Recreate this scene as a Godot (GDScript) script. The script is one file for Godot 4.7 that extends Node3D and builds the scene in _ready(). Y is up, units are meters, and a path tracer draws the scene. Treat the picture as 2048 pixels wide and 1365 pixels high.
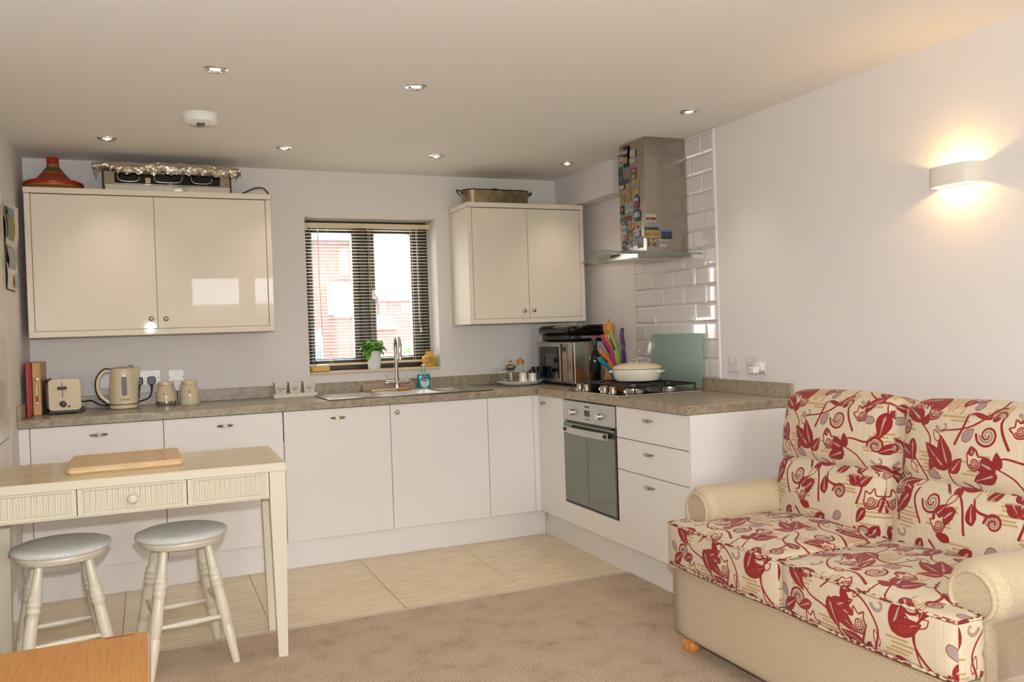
extends Node3D

# ---------------------------------------------------------------- mesh building
class Shape:
	var st := SurfaceTool.new()
	var off := Vector3.ZERO
	var group := 1
	func _init(o := Vector3.ZERO) -> void:
		off = o
		st.begin(Mesh.PRIMITIVE_TRIANGLES)
	func v(p: Vector3, uv := Vector2.ZERO) -> void:
		st.set_uv(uv)
		st.add_vertex(p - off)
	# corners run counter-clockwise seen from outside
	func tri(a: Vector3, b: Vector3, c: Vector3, g := -1) -> void:
		st.set_smooth_group(g)
		v(a); v(c); v(b)
	func quad(a: Vector3, b: Vector3, c: Vector3, d: Vector3, g := -1) -> void:
		st.set_smooth_group(g)
		v(a, Vector2(0, 1)); v(c, Vector2(1, 0)); v(b, Vector2(1, 1))
		v(a, Vector2(0, 1)); v(d, Vector2(0, 0)); v(c, Vector2(1, 0))
	func oquad(a: Vector3, b: Vector3, c: Vector3, d: Vector3, out: Vector3, g := -1) -> void:
		if (b - a).cross(c - a).dot(out) >= 0.0:
			quad(a, b, c, d, g)
		else:
			quad(a, d, c, b, g)
	func otri(a: Vector3, b: Vector3, c: Vector3, out: Vector3, g := -1) -> void:
		if (b - a).cross(c - a).dot(out) >= 0.0:
			tri(a, b, c, g)
		else:
			tri(a, c, b, g)
	func box(lo: Vector3, hi: Vector3, r := 0.0, t := Transform3D.IDENTITY) -> Shape:
		var c := (lo + hi) / 2.0
		var h := ((hi - lo) / 2.0).abs()
		r = minf(r, minf(h.x, minf(h.y, h.z)) * 0.9)
		var s := [-1.0, 1.0]
		var pt := func(sx: float, sy: float, sz: float, axis: int) -> Vector3:
			var p := Vector3(sx * (h.x - (0.0 if axis == 0 else r)), sy * (h.y - (0.0 if axis == 1 else r)), sz * (h.z - (0.0 if axis == 2 else r)))
			return t * (c + p)
		for a in s:
			var o := t.basis * Vector3(a, 0, 0)
			oquad(pt.call(a, -1.0, -1.0, 0), pt.call(a, 1.0, -1.0, 0), pt.call(a, 1.0, 1.0, 0), pt.call(a, -1.0, 1.0, 0), o)
			o = t.basis * Vector3(0, a, 0)
			oquad(pt.call(-1.0, a, -1.0, 1), pt.call(1.0, a, -1.0, 1), pt.call(1.0, a, 1.0, 1), pt.call(-1.0, a, 1.0, 1), o)
			o = t.basis * Vector3(0, 0, a)
			oquad(pt.call(-1.0, -1.0, a, 2), pt.call(1.0, -1.0, a, 2), pt.call(1.0, 1.0, a, 2), pt.call(-1.0, 1.0, a, 2), o)
		if r > 0.0:
			for a in s:
				for b in s:
					oquad(pt.call(a, b, -1.0, 0), pt.call(a, b, 1.0, 0), pt.call(a, b, 1.0, 1), pt.call(a, b, -1.0, 1), t.basis * Vector3(a, b, 0))
					oquad(pt.call(a, -1.0, b, 0), pt.call(a, 1.0, b, 0), pt.call(a, 1.0, b, 2), pt.call(a, -1.0, b, 2), t.basis * Vector3(a, 0, b))
					oquad(pt.call(-1.0, a, b, 1), pt.call(1.0, a, b, 1), pt.call(1.0, a, b, 2), pt.call(-1.0, a, b, 2), t.basis * Vector3(0, a, b))
					for d in s:
						otri(pt.call(a, b, d, 0), pt.call(a, b, d, 1), pt.call(a, b, d, 2), t.basis * Vector3(a, b, d))
		return self
	# profile of (radius, height) from bottom to top of the outside
	func lathe(prof: Array, seg := 24, t := Transform3D.IDENTITY, sharp := 0.6) -> Shape:
		var dirs := []
		for i in prof.size() - 1:
			dirs.append((prof[i + 1] - prof[i]).normalized())
		group += 1
		for i in prof.size() - 1:
			if i > 0 and absf(dirs[i].angle_to(dirs[i - 1])) > sharp:
				group += 1
			var a: Vector2 = prof[i]
			var b: Vector2 = prof[i + 1]
			if a.distance_to(b) < 1e-6:
				continue
			for k in seg:
				var u := TAU * k / seg
				var w := TAU * (k + 1) / seg
				var p := t * Vector3(a.x * cos(u), a.y, a.x * sin(u))
				var q := t * Vector3(a.x * cos(w), a.y, a.x * sin(w))
				var p2 := t * Vector3(b.x * cos(u), b.y, b.x * sin(u))
				var q2 := t * Vector3(b.x * cos(w), b.y, b.x * sin(w))
				if b.x < 1e-6:
					tri(p, p2, q, group)
				elif a.x < 1e-6:
					tri(p, p2, q2, group)
				else:
					quad(p, p2, q2, q, group)
		group += 1
		return self
	func tube(path: Array, radius, seg := 10, caps := true, flat := 1.0, side := Vector3.UP, closed := false) -> Shape:
		var n := path.size()
		var rings := []
		var up := side
		for i in n:
			var ahead: Vector3 = path[(i + 1) % n] if closed else path[mini(i + 1, n - 1)]
			var before: Vector3 = path[(i - 1 + n) % n] if closed else path[maxi(i - 1, 0)]
			var d := (ahead - before).normalized()
			if absf(d.dot(up)) > 0.98:
				up = Vector3.RIGHT if absf(d.x) < 0.9 else Vector3.FORWARD
			var x := up.cross(d).normalized()
			var y := d.cross(x).normalized()
			up = y
			var r: float = radius[i] if radius is Array else radius
			var ring := []
			for k in seg:
				var a := TAU * k / seg
				ring.append(path[i] + x * cos(a) * r + y * sin(a) * r * flat)
			rings.append(ring)
		group += 1
		for i in (n if closed else n - 1):
			for k in seg:
				var m := (k + 1) % seg
				quad(rings[i][k], rings[i][m], rings[(i + 1) % n][m], rings[(i + 1) % n][k], group)
		if caps and not closed:
			for e in [0, n - 1]:
				var c := Vector3.ZERO
				for p in rings[e]:
					c += p
				c /= seg
				for k in seg:
					var m := (k + 1) % seg
					if e == 0:
						tri(c, rings[e][m], rings[e][k])
					else:
						tri(c, rings[e][k], rings[e][m])
		group += 1
		return self
	# polygon in the x, y plane of t, pushed out along its z from z0 to z1; edges chamfered by r
	func prism(poly: Array, z0: float, z1: float, t := Transform3D.IDENTITY, r := 0.0, smooth := false) -> Shape:
		var pts := PackedVector2Array(poly)
		if Geometry2D.is_polygon_clockwise(pts):
			pts.reverse()
		var inner := pts
		if r > 0.0:
			var got := Geometry2D.offset_polygon(pts, -r, Geometry2D.JOIN_MITER)
			if got.size() == 1 and got[0].size() == pts.size():
				# keep the corners in step
				var best := 0
				for k in pts.size():
					if got[0][k].distance_to(pts[0]) < got[0][best].distance_to(pts[0]):
						best = k
				var turned := PackedVector2Array()
				var cw := Geometry2D.is_polygon_clockwise(got[0])
				for k in pts.size():
					turned.append(got[0][(best - k + pts.size()) % pts.size()] if cw else got[0][(best + k) % pts.size()])
				inner = turned
			else:
				r = 0.0
		var n := pts.size()
		group += 1
		var g := group if smooth else -1
		var P := func(p: Vector2, z: float) -> Vector3: return t * Vector3(p.x, p.y, z)
		var face := Geometry2D.triangulate_polygon(inner)
		for k in range(0, face.size(), 3):
			var a := inner[face[k]]
			var b := inner[face[k + 1]]
			var c := inner[face[k + 2]]
			if (b - a).cross(c - a) < 0.0:
				var h := b
				b = c
				c = h
			tri(P.call(a, z1), P.call(b, z1), P.call(c, z1))
			tri(P.call(a, z0), P.call(c, z0), P.call(b, z0))
		for k in n:
			var m := (k + 1) % n
			quad(P.call(pts[k], z0 + r), P.call(pts[m], z0 + r), P.call(pts[m], z1 - r), P.call(pts[k], z1 - r), g)
			if r > 0.0:
				quad(P.call(pts[k], z1 - r), P.call(pts[m], z1 - r), P.call(inner[m], z1), P.call(inner[k], z1))
				quad(P.call(inner[k], z0), P.call(inner[m], z0), P.call(pts[m], z0 + r), P.call(pts[k], z0 + r))
		group += 1
		return self
	# soft block: rounded edges of radius r, faces swollen by puff
	func cushion(lo: Vector3, hi: Vector3, r: float, puff := Vector3.ZERO, n := 12, t := Transform3D.IDENTITY) -> Shape:
		var c := (lo + hi) / 2.0
		var h := (hi - lo) / 2.0
		group += 1
		var inner := h - Vector3(r, r, r)
		var at := func(q: Vector3) -> Vector3:
			var i := q.clamp(-inner, inner)
			var d := (q - i)
			d = d.normalized() if d.length() > 1e-7 else Vector3.ZERO
			var p := i + d * r
			var f := Vector3(1.0 - pow(p.x / h.x, 2.0), 1.0 - pow(p.y / h.y, 2.0), 1.0 - pow(p.z / h.z, 2.0)).clamp(Vector3.ZERO, Vector3.ONE)
			p += Vector3(d.x * puff.x * f.y * f.z, d.y * puff.y * f.x * f.z, d.z * puff.z * f.x * f.y)
			return t * (c + p)
		var steps := []
		for k in n + 1:
			var s := -1.0 + 2.0 * k / n
			steps.append(signf(s) * pow(absf(s), 0.75))
		for axis in 3:
			for side in [-1.0, 1.0]:
				for i in n:
					for j in n:
						var q := []
						for e in [[i, j], [i + 1, j], [i + 1, j + 1], [i, j + 1]]:
							var p := Vector3.ZERO
							p[axis] = side * h[axis]
							p[(axis + 1) % 3] = steps[e[0]] * h[(axis + 1) % 3]
							p[(axis + 2) % 3] = steps[e[1]] * h[(axis + 2) % 3]
							q.append(at.call(p))
						if side > 0.0:
							quad(q[0], q[1], q[2], q[3], group)
						else:
							quad(q[0], q[3], q[2], q[1], group)
		group += 1
		return self
	func ball(c: Vector3, r: Vector3, seg := 16) -> Shape:
		var prof := []
		for k in seg / 2 + 1:
			var a := -PI / 2 + PI * k / (seg / 2)
			prof.append(Vector2(maxf(cos(a), 0.0), sin(a)))
		return lathe(prof, seg, Transform3D(Basis.from_scale(r), c), 9.0)
	func mesh() -> ArrayMesh:
		st.generate_normals()
		return st.commit()

# ---------------------------------------------------------------- scene tree helpers
var M := {}
var taken := {}
var cur := Vector3.ZERO
var rng := RandomNumberGenerator.new()

func V(x: float, y: float, z: float) -> Vector3:
	return Vector3(x, y, z)

func numbered(called: String) -> String:
	var n: int = taken.get(called, 0)
	taken[called] = n + 1
	return called if n == 0 else "%s_%03d" % [called, n]

func tag(o: Node3D, label: String, category: String, group := "") -> Node3D:
	o.set_meta("label", label)
	o.set_meta("category", category)
	if group:
		o.set_meta("group", group)
	return o

# a thing whose parts are given in world coordinates (turn 0) or in its own (local)
func thing(called: String, label: String, category: String, at: Vector3, group := "", turn := 0.0, local := false) -> Node3D:
	var o := Node3D.new()
	o.name = numbered(called)
	add_child(o)
	o.position = at
	o.rotation.y = turn
	cur = Vector3.ZERO if local else at
	return tag(o, label, category, group)

func setting(called: String, at := Vector3.ZERO) -> Node3D:
	var o := Node3D.new()
	o.name = numbered(called)
	add_child(o)
	o.position = at
	cur = at
	o.set_meta("kind", "structure")
	return o

func S() -> Shape:
	return Shape.new(cur)

func put(called: String, shape, m: Material, parent: Node3D) -> MeshInstance3D:
	var o := MeshInstance3D.new()
	o.name = called
	o.mesh = shape.mesh() if shape is Shape else shape
	o.material_override = m
	parent.add_child(o, true)
	return o

# a sub-part: built in the same coordinates as its thing, hung under a part that has not moved
func one(called: String, label: String, category: String, shape: Shape, m: Material, group := "", at := Vector3.INF) -> MeshInstance3D:
	var o := MeshInstance3D.new()
	o.name = numbered(called)
	o.mesh = shape.mesh()
	o.material_override = m
	add_child(o)
	o.position = shape.off
	tag(o, label, category, group)
	return o

func copy(o: Node3D, label: String, at: Vector3, turn := 0.0) -> Node3D:
	var c: Node3D = o.duplicate()
	var base: String = o.name
	c.name = numbered(base)
	add_child(c)
	c.position = at
	c.rotation.y = turn
	c.set_meta("label", label)
	return c

func words(called: String, text: String, height: float, m: Material, parent: Node3D, t: Transform3D, depth := 0.0006, serif := false, bold := 400) -> void:
	var f := SystemFont.new()
	f.font_names = PackedStringArray(["Droid Serif" if serif else "Droid Sans"])
	f.font_weight = bold
	var tm := TextMesh.new()
	tm.text = text
	tm.font = f
	tm.font_size = 32
	tm.pixel_size = height / 24.0
	tm.depth = depth
	var o := MeshInstance3D.new()
	o.name = called
	o.mesh = tm
	o.material_override = m
	parent.add_child(o, true)
	o.transform = t

# axes for things that face -x (towards the kitchen), with x running along +z
func facing_left(at: Vector3) -> Transform3D:
	return Transform3D(Basis(Vector3(0, 0, 1), Vector3(0, 1, 0), Vector3(-1, 0, 0)), at)

func frame(x: Vector3, y: Vector3, at: Vector3) -> Transform3D:
	return Transform3D(Basis(x, y, x.cross(y)), at)

func lying(axis: Vector3, at: Vector3) -> Transform3D:
	# turns the y axis of a lathe to point along axis
	var y := axis.normalized()
	var x := y.cross(Vector3.UP if absf(y.y) < 0.9 else Vector3.RIGHT).normalized()
	return Transform3D(Basis(x, y, x.cross(y)), at)

func rounded(w: float, h: float, r: float, seg := 5, c := Vector2.ZERO) -> Array:
	var out := []
	for k in 4:
		var o := Vector2((w / 2 - r) * [1, -1, -1, 1][k], (h / 2 - r) * [1, 1, -1, -1][k])
		for i in seg + 1:
			var a := PI / 2 * k + PI / 2 * i / seg
			out.append(c + o + Vector2(cos(a), sin(a)) * r)
	return out

func circle(r: float, seg := 24, c := Vector2.ZERO, squash := 1.0) -> Array:
	var out := []
	for k in seg:
		out.append(c + Vector2(cos(TAU * k / seg) * r, sin(TAU * k / seg) * r * squash))
	return out

func curve(pts: Array, n := 6) -> Array:
	# a smooth line through the points
	var out := []
	for i in pts.size() - 1:
		var a = pts[maxi(i - 1, 0)]
		var b = pts[i]
		var c = pts[i + 1]
		var d = pts[mini(i + 2, pts.size() - 1)]
		for k in n:
			out.append(b.cubic_interpolate(c, a, d, float(k) / n))
	out.append(pts[-1])
	return out

# ---------------------------------------------------------------- materials
func rgb(r: float, g: float, b: float) -> Color:
	return Color(r / 255.0, g / 255.0, b / 255.0)

func mat(called: String, color: Color, rough := 0.6, metal := 0.0) -> StandardMaterial3D:
	var m := StandardMaterial3D.new()
	m.resource_name = called
	m.albedo_color = color
	m.roughness = rough
	m.metallic = metal
	M[called] = m
	return m

func noise(freq: float, ramp: Array, kind := FastNoiseLite.TYPE_SIMPLEX_SMOOTH, octaves := 4, size := 512, seed_ := 1, warp := 0.0) -> NoiseTexture2D:
	var n := FastNoiseLite.new()
	n.noise_type = kind
	n.seed = seed_
	n.frequency = freq
	n.fractal_octaves = octaves
	if warp > 0.0:
		n.domain_warp_enabled = true
		n.domain_warp_amplitude = warp
		n.domain_warp_frequency = freq * 0.7
	var t := NoiseTexture2D.new()
	t.width = size
	t.height = size
	t.seamless = true
	t.noise = n
	if ramp.size():
		var g := Gradient.new()
		var offs := PackedFloat32Array()
		var cols := PackedColorArray()
		for r in ramp:
			offs.append(r[0])
			cols.append(r[1])
		g.offsets = offs
		g.colors = cols
		t.color_ramp = g
	return t

func tri(m: StandardMaterial3D, scale: Vector3, world := false, sharp := 8.0) -> void:
	m.uv1_triplanar = true
	m.uv1_world_triplanar = world
	m.uv1_scale = scale
	m.uv1_triplanar_sharpness = sharp

func bump(m: StandardMaterial3D, t: Texture2D, height: float) -> void:
	m.heightmap_enabled = true
	m.heightmap_texture = t
	m.heightmap_scale = height

# ---------------------------------------------------------------- the place
const XL := -3.355      # face of the left wall
const H := 2.292        # ceiling height
const ZR := 7.4         # rear wall
const W := 0.91         # worktop height
const DF := 0.581       # door fronts stand this far from the walls

func _ready() -> void:
	rng.seed = 7
	var cam := Camera3D.new()
	cam.name = "camera"
	cam.fov = 44.02
	cam.near = 0.05
	cam.far = 400.0
	add_child(cam)
	cam.position = Vector3(-2.7603, 1.2752, 5.2687)
	cam.rotation = Vector3(-0.0142, -0.4064, -0.0326)
	cam.current = true

	var sky := ProceduralSkyMaterial.new()
	sky.sky_top_color = Color(0.95, 0.975, 1.0)
	sky.sky_horizon_color = Color(0.97, 0.985, 1.0)
	sky.ground_bottom_color = Color(0.55, 0.53, 0.50)
	sky.ground_horizon_color = Color(0.75, 0.74, 0.72)
	sky.energy_multiplier = 18.0
	var env := Environment.new()
	env.background_mode = Environment.BG_SKY
	env.sky = Sky.new()
	env.sky.sky_material = sky
	env.tonemap_mode = Environment.TONE_MAPPER_LINEAR
	env.tonemap_exposure = 1.0
	env.sdfgi_enabled = true
	env.ssao_enabled = true
	env.ssil_enabled = true
	var we := WorldEnvironment.new()
	we.environment = env
	add_child(we)

	# the photographer's flash, just above and beside the lens
	var flash := SpotLight3D.new()
	flash.name = "camera_flash"
	add_child(flash)
	flash.position = cam.position + cam.basis * Vector3(0.02, 0.14, 0.0)
	flash.rotation = cam.rotation
	flash.light_color = Color(0.985, 0.99, 1.0)
	flash.light_energy = 5.2
	flash.spot_angle = 58.0
	flash.spot_angle_attenuation = 0.6
	flash.spot_range = 20.0
	flash.spot_attenuation = 2.0
	flash.light_size = 0.02
	flash.shadow_enabled = true

	make_materials()
	print("materials"); build_shell()
	print("shell"); build_window()
	build_outside()
	print("outside"); build_base_units()
	build_worktop()
	build_wall_units()
	print("units"); build_oven()
	build_hob()
	build_hood()
	print("appliances"); build_sofa()
	print("sofa"); build_table()
	build_stools()
	build_ceiling_lights()
	build_sconce()
	print("furniture"); build_left_counter()
	build_sink()
	build_sill_items()
	build_right_counter()
	build_cupboard_tops()
	build_sockets()
	build_magnets()
	build_left_wall()
	build_dining_corner()
	print("done")

func make_materials() -> void:
	var m := mat("wall_paint", rgb(230, 224, 220), 0.85)
	m = mat("ceiling_paint", rgb(239, 234, 230), 0.9)
	m = mat("bulkhead_paint", rgb(228, 224, 222), 0.85)
	m = mat("white_trim", rgb(236, 234, 232), 0.45)
	m = mat("gloss_cream", rgb(233, 222, 206), 0.45)
	m.metallic_specular = 0.25
	m.clearcoat_enabled = true
	m.clearcoat = 0.45
	m.clearcoat_roughness = 0.025
	m = mat("base_cream", rgb(238, 233, 228), 0.25)
	m = mat("carcass", rgb(222, 214, 202), 0.6)
	# laminate worktop: brown-grey stone with cloudy veins
	m = mat("worktop", Color.WHITE, 0.28)
	m.albedo_texture = noise(0.012, [[0.0, rgb(140, 124, 104)], [0.35, rgb(162, 146, 124)], [0.55, rgb(176, 161, 140)], [0.75, rgb(154, 143, 127)], [1.0, rgb(188, 177, 159)]], FastNoiseLite.TYPE_SIMPLEX_SMOOTH, 4, 1024, 11, 40.0)
	m.detail_enabled = true
	m.detail_blend_mode = BaseMaterial3D.BLEND_MODE_MUL
	m.detail_albedo = noise(0.02, [[0.0, Color(0.78, 0.76, 0.74)], [0.42, Color(1, 1, 1)], [0.6, Color(0.95, 0.94, 0.92)], [1.0, Color(0.84, 0.81, 0.77)]], FastNoiseLite.TYPE_PERLIN, 4, 1024, 23, 60.0)
	tri(m, Vector3(1.1, 2.6, 2.2), true, 20.0)
	m.uv2_triplanar = true
	m.uv2_world_triplanar = true
	m.uv2_scale = Vector3.ONE * 0.9
	m.detail_uv_layer = BaseMaterial3D.DETAIL_UV_2
	# travertine-look floor tiles, streaks along x
	for k in 3:
		m = mat("floor_tile_%d" % k, Color.WHITE, 0.3)
		m.albedo_texture = noise(0.02, [[0.0, rgb(206, 182, 146)], [0.4, rgb(222, 202, 168)], [0.7, rgb(230, 213, 181)], [1.0, rgb(238, 223, 195)]], FastNoiseLite.TYPE_SIMPLEX_SMOOTH, 5, 512, 31 + k)
		tri(m, Vector3(0.4, 3.0, 3.2), true, 20.0)
		m.uv1_offset = Vector3(k * 0.37, 0, k * 0.21)
	mat("grout", rgb(176, 154, 124), 0.9)
	mat("threshold_metal", rgb(206, 194, 176), 0.45, 0.4)
	m = mat("carpet", Color.WHITE, 1.0)
	m.albedo_texture = noise(0.1, [[0.0, rgb(96, 70, 46)], [0.33, rgb(150, 122, 92)], [0.5, rgb(190, 162, 131)], [0.66, rgb(214, 190, 162)], [1.0, rgb(234, 214, 190)]], FastNoiseLite.TYPE_SIMPLEX, 2, 1024, 41)
	tri(m, Vector3.ONE * 1.7, true)
	# trodden marks, darker in places
	m.detail_enabled = true
	m.detail_blend_mode = BaseMaterial3D.BLEND_MODE_MUL
	m.detail_albedo = noise(0.011, [[0.0, Color(0.82, 0.79, 0.76)], [0.25, Color(0.95, 0.94, 0.93)], [0.6, Color(1, 1, 1)], [1.0, Color(1, 1, 1)]], FastNoiseLite.TYPE_SIMPLEX_SMOOTH, 6, 1024, 43)
	m.uv2_triplanar = true
	m.uv2_world_triplanar = true
	m.uv2_scale = Vector3.ONE * 0.45
	m.detail_uv_layer = BaseMaterial3D.DETAIL_UV_2
	m.rim_enabled = true
	m.rim = 0.3
	m = mat("wall_tile", rgb(222, 216, 213), 0.08)
	m.clearcoat_enabled = true
	m.clearcoat_roughness = 0.03
	mat("tile_grout", rgb(214, 207, 203), 0.8)
	m = mat("steel", rgb(196, 194, 190), 0.3, 1.0)
	tri(m, Vector3(3, 90, 3), false)
	m.roughness_texture = noise(0.05, [[0.0, Color(0.75, 0.75, 0.75)], [1.0, Color(1, 1, 1)]], FastNoiseLite.TYPE_SIMPLEX, 3, 256, 5)
	m = mat("hood_steel", rgb(178, 170, 160), 0.26, 1.0)
	tri(m, Vector3(4, 160, 4), false)
	m.roughness_texture = M.steel.roughness_texture
	m = mat("oven_steel", rgb(196, 196, 194), 0.38, 1.0)
	m = mat("chrome", rgb(226, 224, 220), 0.07, 1.0)
	m = mat("nickel", rgb(196, 184, 168), 0.2, 1.0)
	m = mat("old_pan_steel", Color.WHITE, 0.28, 0.9)
	m.albedo_texture = noise(0.02, [[0.0, rgb(140, 124, 98)], [0.5, rgb(156, 140, 113)], [1.0, rgb(174, 160, 134)]], FastNoiseLite.TYPE_SIMPLEX, 3, 512, 53)
	tri(m, Vector3.ONE * 1.5)
	m = mat("sink_steel", rgb(178, 174, 168), 0.25, 1.0)
	m = mat("foil", rgb(214, 206, 194), 0.16, 1.0)
	mat("black_plastic", rgb(22, 22, 24), 0.35)
	mat("black_gloss", rgb(10, 10, 11), 0.06)
	mat("black_iron", rgb(20, 20, 21), 0.55)
	mat("white_plastic", rgb(236, 234, 232), 0.25)
	mat("dim_white_plastic", rgb(214, 208, 206), 0.3)
	mat("grey_plastic", rgb(120, 118, 116), 0.5)
	mat("slot_dark", rgb(70, 66, 64), 0.8)
	m = mat("cream_enamel", rgb(226, 208, 176), 0.15)
	m.clearcoat_enabled = true
	m.clearcoat_roughness = 0.05
	m = mat("cream_ceramic", rgb(222, 205, 168), 0.18)
	m = mat("ivory_ceramic", rgb(230, 222, 196), 0.15)
	m = mat("pan_enamel", rgb(236, 228, 208), 0.12)
	m.clearcoat_enabled = true
	m.clearcoat_roughness = 0.04
	m = mat("pan_lid_enamel", rgb(232, 216, 184), 0.12)
	m = mat("white_ceramic", rgb(236, 232, 226), 0.2)
	m = mat("pot_white", rgb(240, 240, 240), 0.4)
	m = mat("stone_white", rgb(226, 218, 206), 0.7)
	m = mat("print_grey", rgb(92, 84, 76), 0.8)
	m = mat("print_black", rgb(24, 24, 24), 0.6)
	m = mat("print_white", rgb(246, 246, 246), 0.5)
	# woods
	var wood := func(called: String, a: Color, b: Color, c: Color, scale: Vector3, rough: float, seed_: int) -> void:
		var w := mat(called, Color.WHITE, rough)
		w.albedo_texture = noise(0.02, [[0.0, a], [0.45, b], [0.7, c], [1.0, b]], FastNoiseLite.TYPE_SIMPLEX_SMOOTH, 5, 512, seed_, 12.0)
		tri(w, scale, false, 20.0)
	wood.call("board_wood", rgb(204, 168, 118), rgb(220, 188, 140), rgb(229, 200, 154), Vector3(0.7, 8, 8), 0.45, 61)
	wood.call("table_wood", rgb(146, 96, 42), rgb(162, 110, 52), rgb(172, 120, 60), Vector3(15.0, 15.0, 0.7), 0.3, 62)
	wood.call("mill_wood", rgb(176, 108, 48), rgb(200, 132, 66), rgb(212, 148, 82), Vector3(8, 1.2, 8), 0.22, 63)
	wood.call("box_wood", rgb(190, 140, 84), rgb(206, 160, 104), rgb(214, 172, 118), Vector3(9, 1.0, 9), 0.5, 64)
	wood.call("foot_wood", rgb(176, 108, 44), rgb(200, 134, 62), rgb(210, 148, 78), Vector3(4, 4, 4), 0.25, 65)
	wood.call("side_wood", rgb(120, 58, 22), rgb(146, 74, 30), rgb(160, 86, 38), Vector3(5, 1, 5), 0.3, 66)
	m = mat("frame_brown", rgb(40, 36, 33), 0.4)
	m = mat("cream_paint", rgb(222, 213, 190), 0.35)
	m = mat("cream_top", Color.WHITE, 0.2)
	m.albedo_texture = noise(0.012, [[0.0, rgb(214, 192, 152)], [0.5, rgb(220, 200, 162)], [1.0, rgb(225, 206, 170)]], FastNoiseLite.TYPE_SIMPLEX_SMOOTH, 3, 256, 71)
	tri(m, Vector3(0.8, 2, 5), false, 20.0)
	m = mat("stool_paint", rgb(218, 208, 188), 0.32)
	m = mat("stool_fleece", Color.WHITE, 1.0)
	m.albedo_texture = noise(0.15, [[0.0, rgb(176, 176, 170)], [0.4, rgb(212, 213, 208)], [0.6, rgb(226, 227, 222)], [1.0, rgb(244, 244, 240)]], FastNoiseLite.TYPE_SIMPLEX, 4, 256, 73)
	tri(m, Vector3.ONE * 4.0)
	bump(m, noise(0.2, [], FastNoiseLite.TYPE_SIMPLEX, 3, 256, 74), 0.25)
	m.rim_enabled = true
	m.rim = 0.1
	m = mat("sofa_chenille", Color.WHITE, 0.95)
	m.albedo_texture = noise(0.06, [[0.0, rgb(164, 142, 110)], [0.4, rgb(192, 172, 140)], [0.7, rgb(204, 186, 156)], [1.0, rgb(216, 200, 174)]], FastNoiseLite.TYPE_SIMPLEX, 4, 512, 75)
	tri(m, Vector3(14.0, 2.0, 14.0), false, 6.0)
	m.rim_enabled = true
	m.rim = 0.35
	m = mat("sofa_print", Color.WHITE, 0.9)
	m.albedo_texture = floral_print()
	tri(m, Vector3.ONE / 0.60, false, 24.0)
	m.rim_enabled = true
	m.rim = 0.2
	m = mat("sofa_piping", Color.WHITE, 0.9)
	m.albedo_texture = noise(0.05, [[0.0, rgb(122, 34, 30)], [0.46, rgb(128, 40, 34)], [0.5, rgb(206, 186, 156)], [1.0, rgb(214, 196, 166)]], FastNoiseLite.TYPE_SIMPLEX, 1, 256, 78)
	tri(m, Vector3.ONE * 3.0)
	# glass
	m = mat("window_glass", Color(0.96, 0.98, 0.98, 0.06), 0.02)
	m.transparency = BaseMaterial3D.TRANSPARENCY_ALPHA
	m = mat("oven_glass", rgb(128, 132, 120), 0.03, 0.75)
	m = mat("hood_glass", Color(0.62, 0.78, 0.72, 0.16), 0.02)
	m.transparency = BaseMaterial3D.TRANSPARENCY_ALPHA
	m = mat("hood_glass_edge", rgb(96, 136, 124), 0.1)
	m = mat("board_glass", rgb(166, 192, 180), 0.35)
	m.transparency = BaseMaterial3D.TRANSPARENCY_ALPHA
	m.albedo_color.a = 0.52
	m = mat("board_glass_edge", rgb(120, 164, 150), 0.2)
	m = mat("clear_glass", Color(0.97, 0.98, 0.98, 0.04), 0.02)
	m.transparency = BaseMaterial3D.TRANSPARENCY_ALPHA
	m = mat("bottle_glass", rgb(14, 18, 10), 0.05)
	m = mat("soap_liquid", Color(0.0, 0.55, 0.55, 0.45), 0.05)
	m.albedo_color = rgb(10, 150, 150)
	m.roughness = 0.12
	# lamps
	m = mat("bulb_white", rgb(255, 250, 240), 0.4)
	m.emission_enabled = true
	m.emission = rgb(255, 240, 218)
	m.emission_energy_multiplier = 3.5
	m = mat("bulb_warm", rgb(255, 230, 190), 0.4)
	m.emission_enabled = true
	m.emission = rgb(255, 214, 150)
	m.emission_energy_multiplier = 5.0
	m = mat("sconce_plaster", rgb(232, 224, 212), 0.7)
	# outside
	var brick := mat("brick", Color.WHITE, 0.9)
	brick.albedo_texture = noise(0.08, [[0.0, rgb(96, 52, 43)], [0.5, rgb(114, 66, 56)], [1.0, rgb(130, 82, 72)]], FastNoiseLite.TYPE_CELLULAR, 2, 512, 81)
	tri(brick, Vector3(0.5, 1.2, 0.5), true)
	mat("roof_slate", rgb(138, 134, 134), 0.8)
	mat("pale_render", rgb(134, 131, 128), 0.8)
	mat("gutter", rgb(66, 64, 64), 0.6)
	mat("outside_wood", rgb(116, 66, 36), 0.7)
	mat("outside_glass", rgb(64, 76, 84), 0.08)
	mat("tarmac", rgb(150, 146, 142), 0.9)
	m = mat("hedge_leaf", rgb(84, 112, 56), 0.8)
	m = mat("basil_leaf", Color.WHITE, 0.45)
	m.albedo_texture = noise(0.01, [[0.0, rgb(70, 136, 28)], [0.5, rgb(104, 168, 44)], [1.0, rgb(136, 192, 66)]], FastNoiseLite.TYPE_SIMPLEX, 3, 256, 83)
	tri(m, Vector3.ONE * 12.0)
	m.backlight_enabled = true
	m.backlight = Color(0.35, 0.5, 0.1)
	mat("soil", rgb(58, 42, 30), 1.0)
	mat("blind_cream", rgb(226, 208, 172), 0.45)
	mat("blind_slat", rgb(246, 236, 216), 0.35)
	mat("cord_white", rgb(228, 220, 204), 0.8)
	mat("sill_board", rgb(222, 200, 168), 0.4)
	mat("red", rgb(168, 22, 24), 0.4)
	mat("navy", rgb(38, 40, 52), 0.5)
	mat("blue_jar", rgb(34, 92, 142), 0.3)
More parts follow.
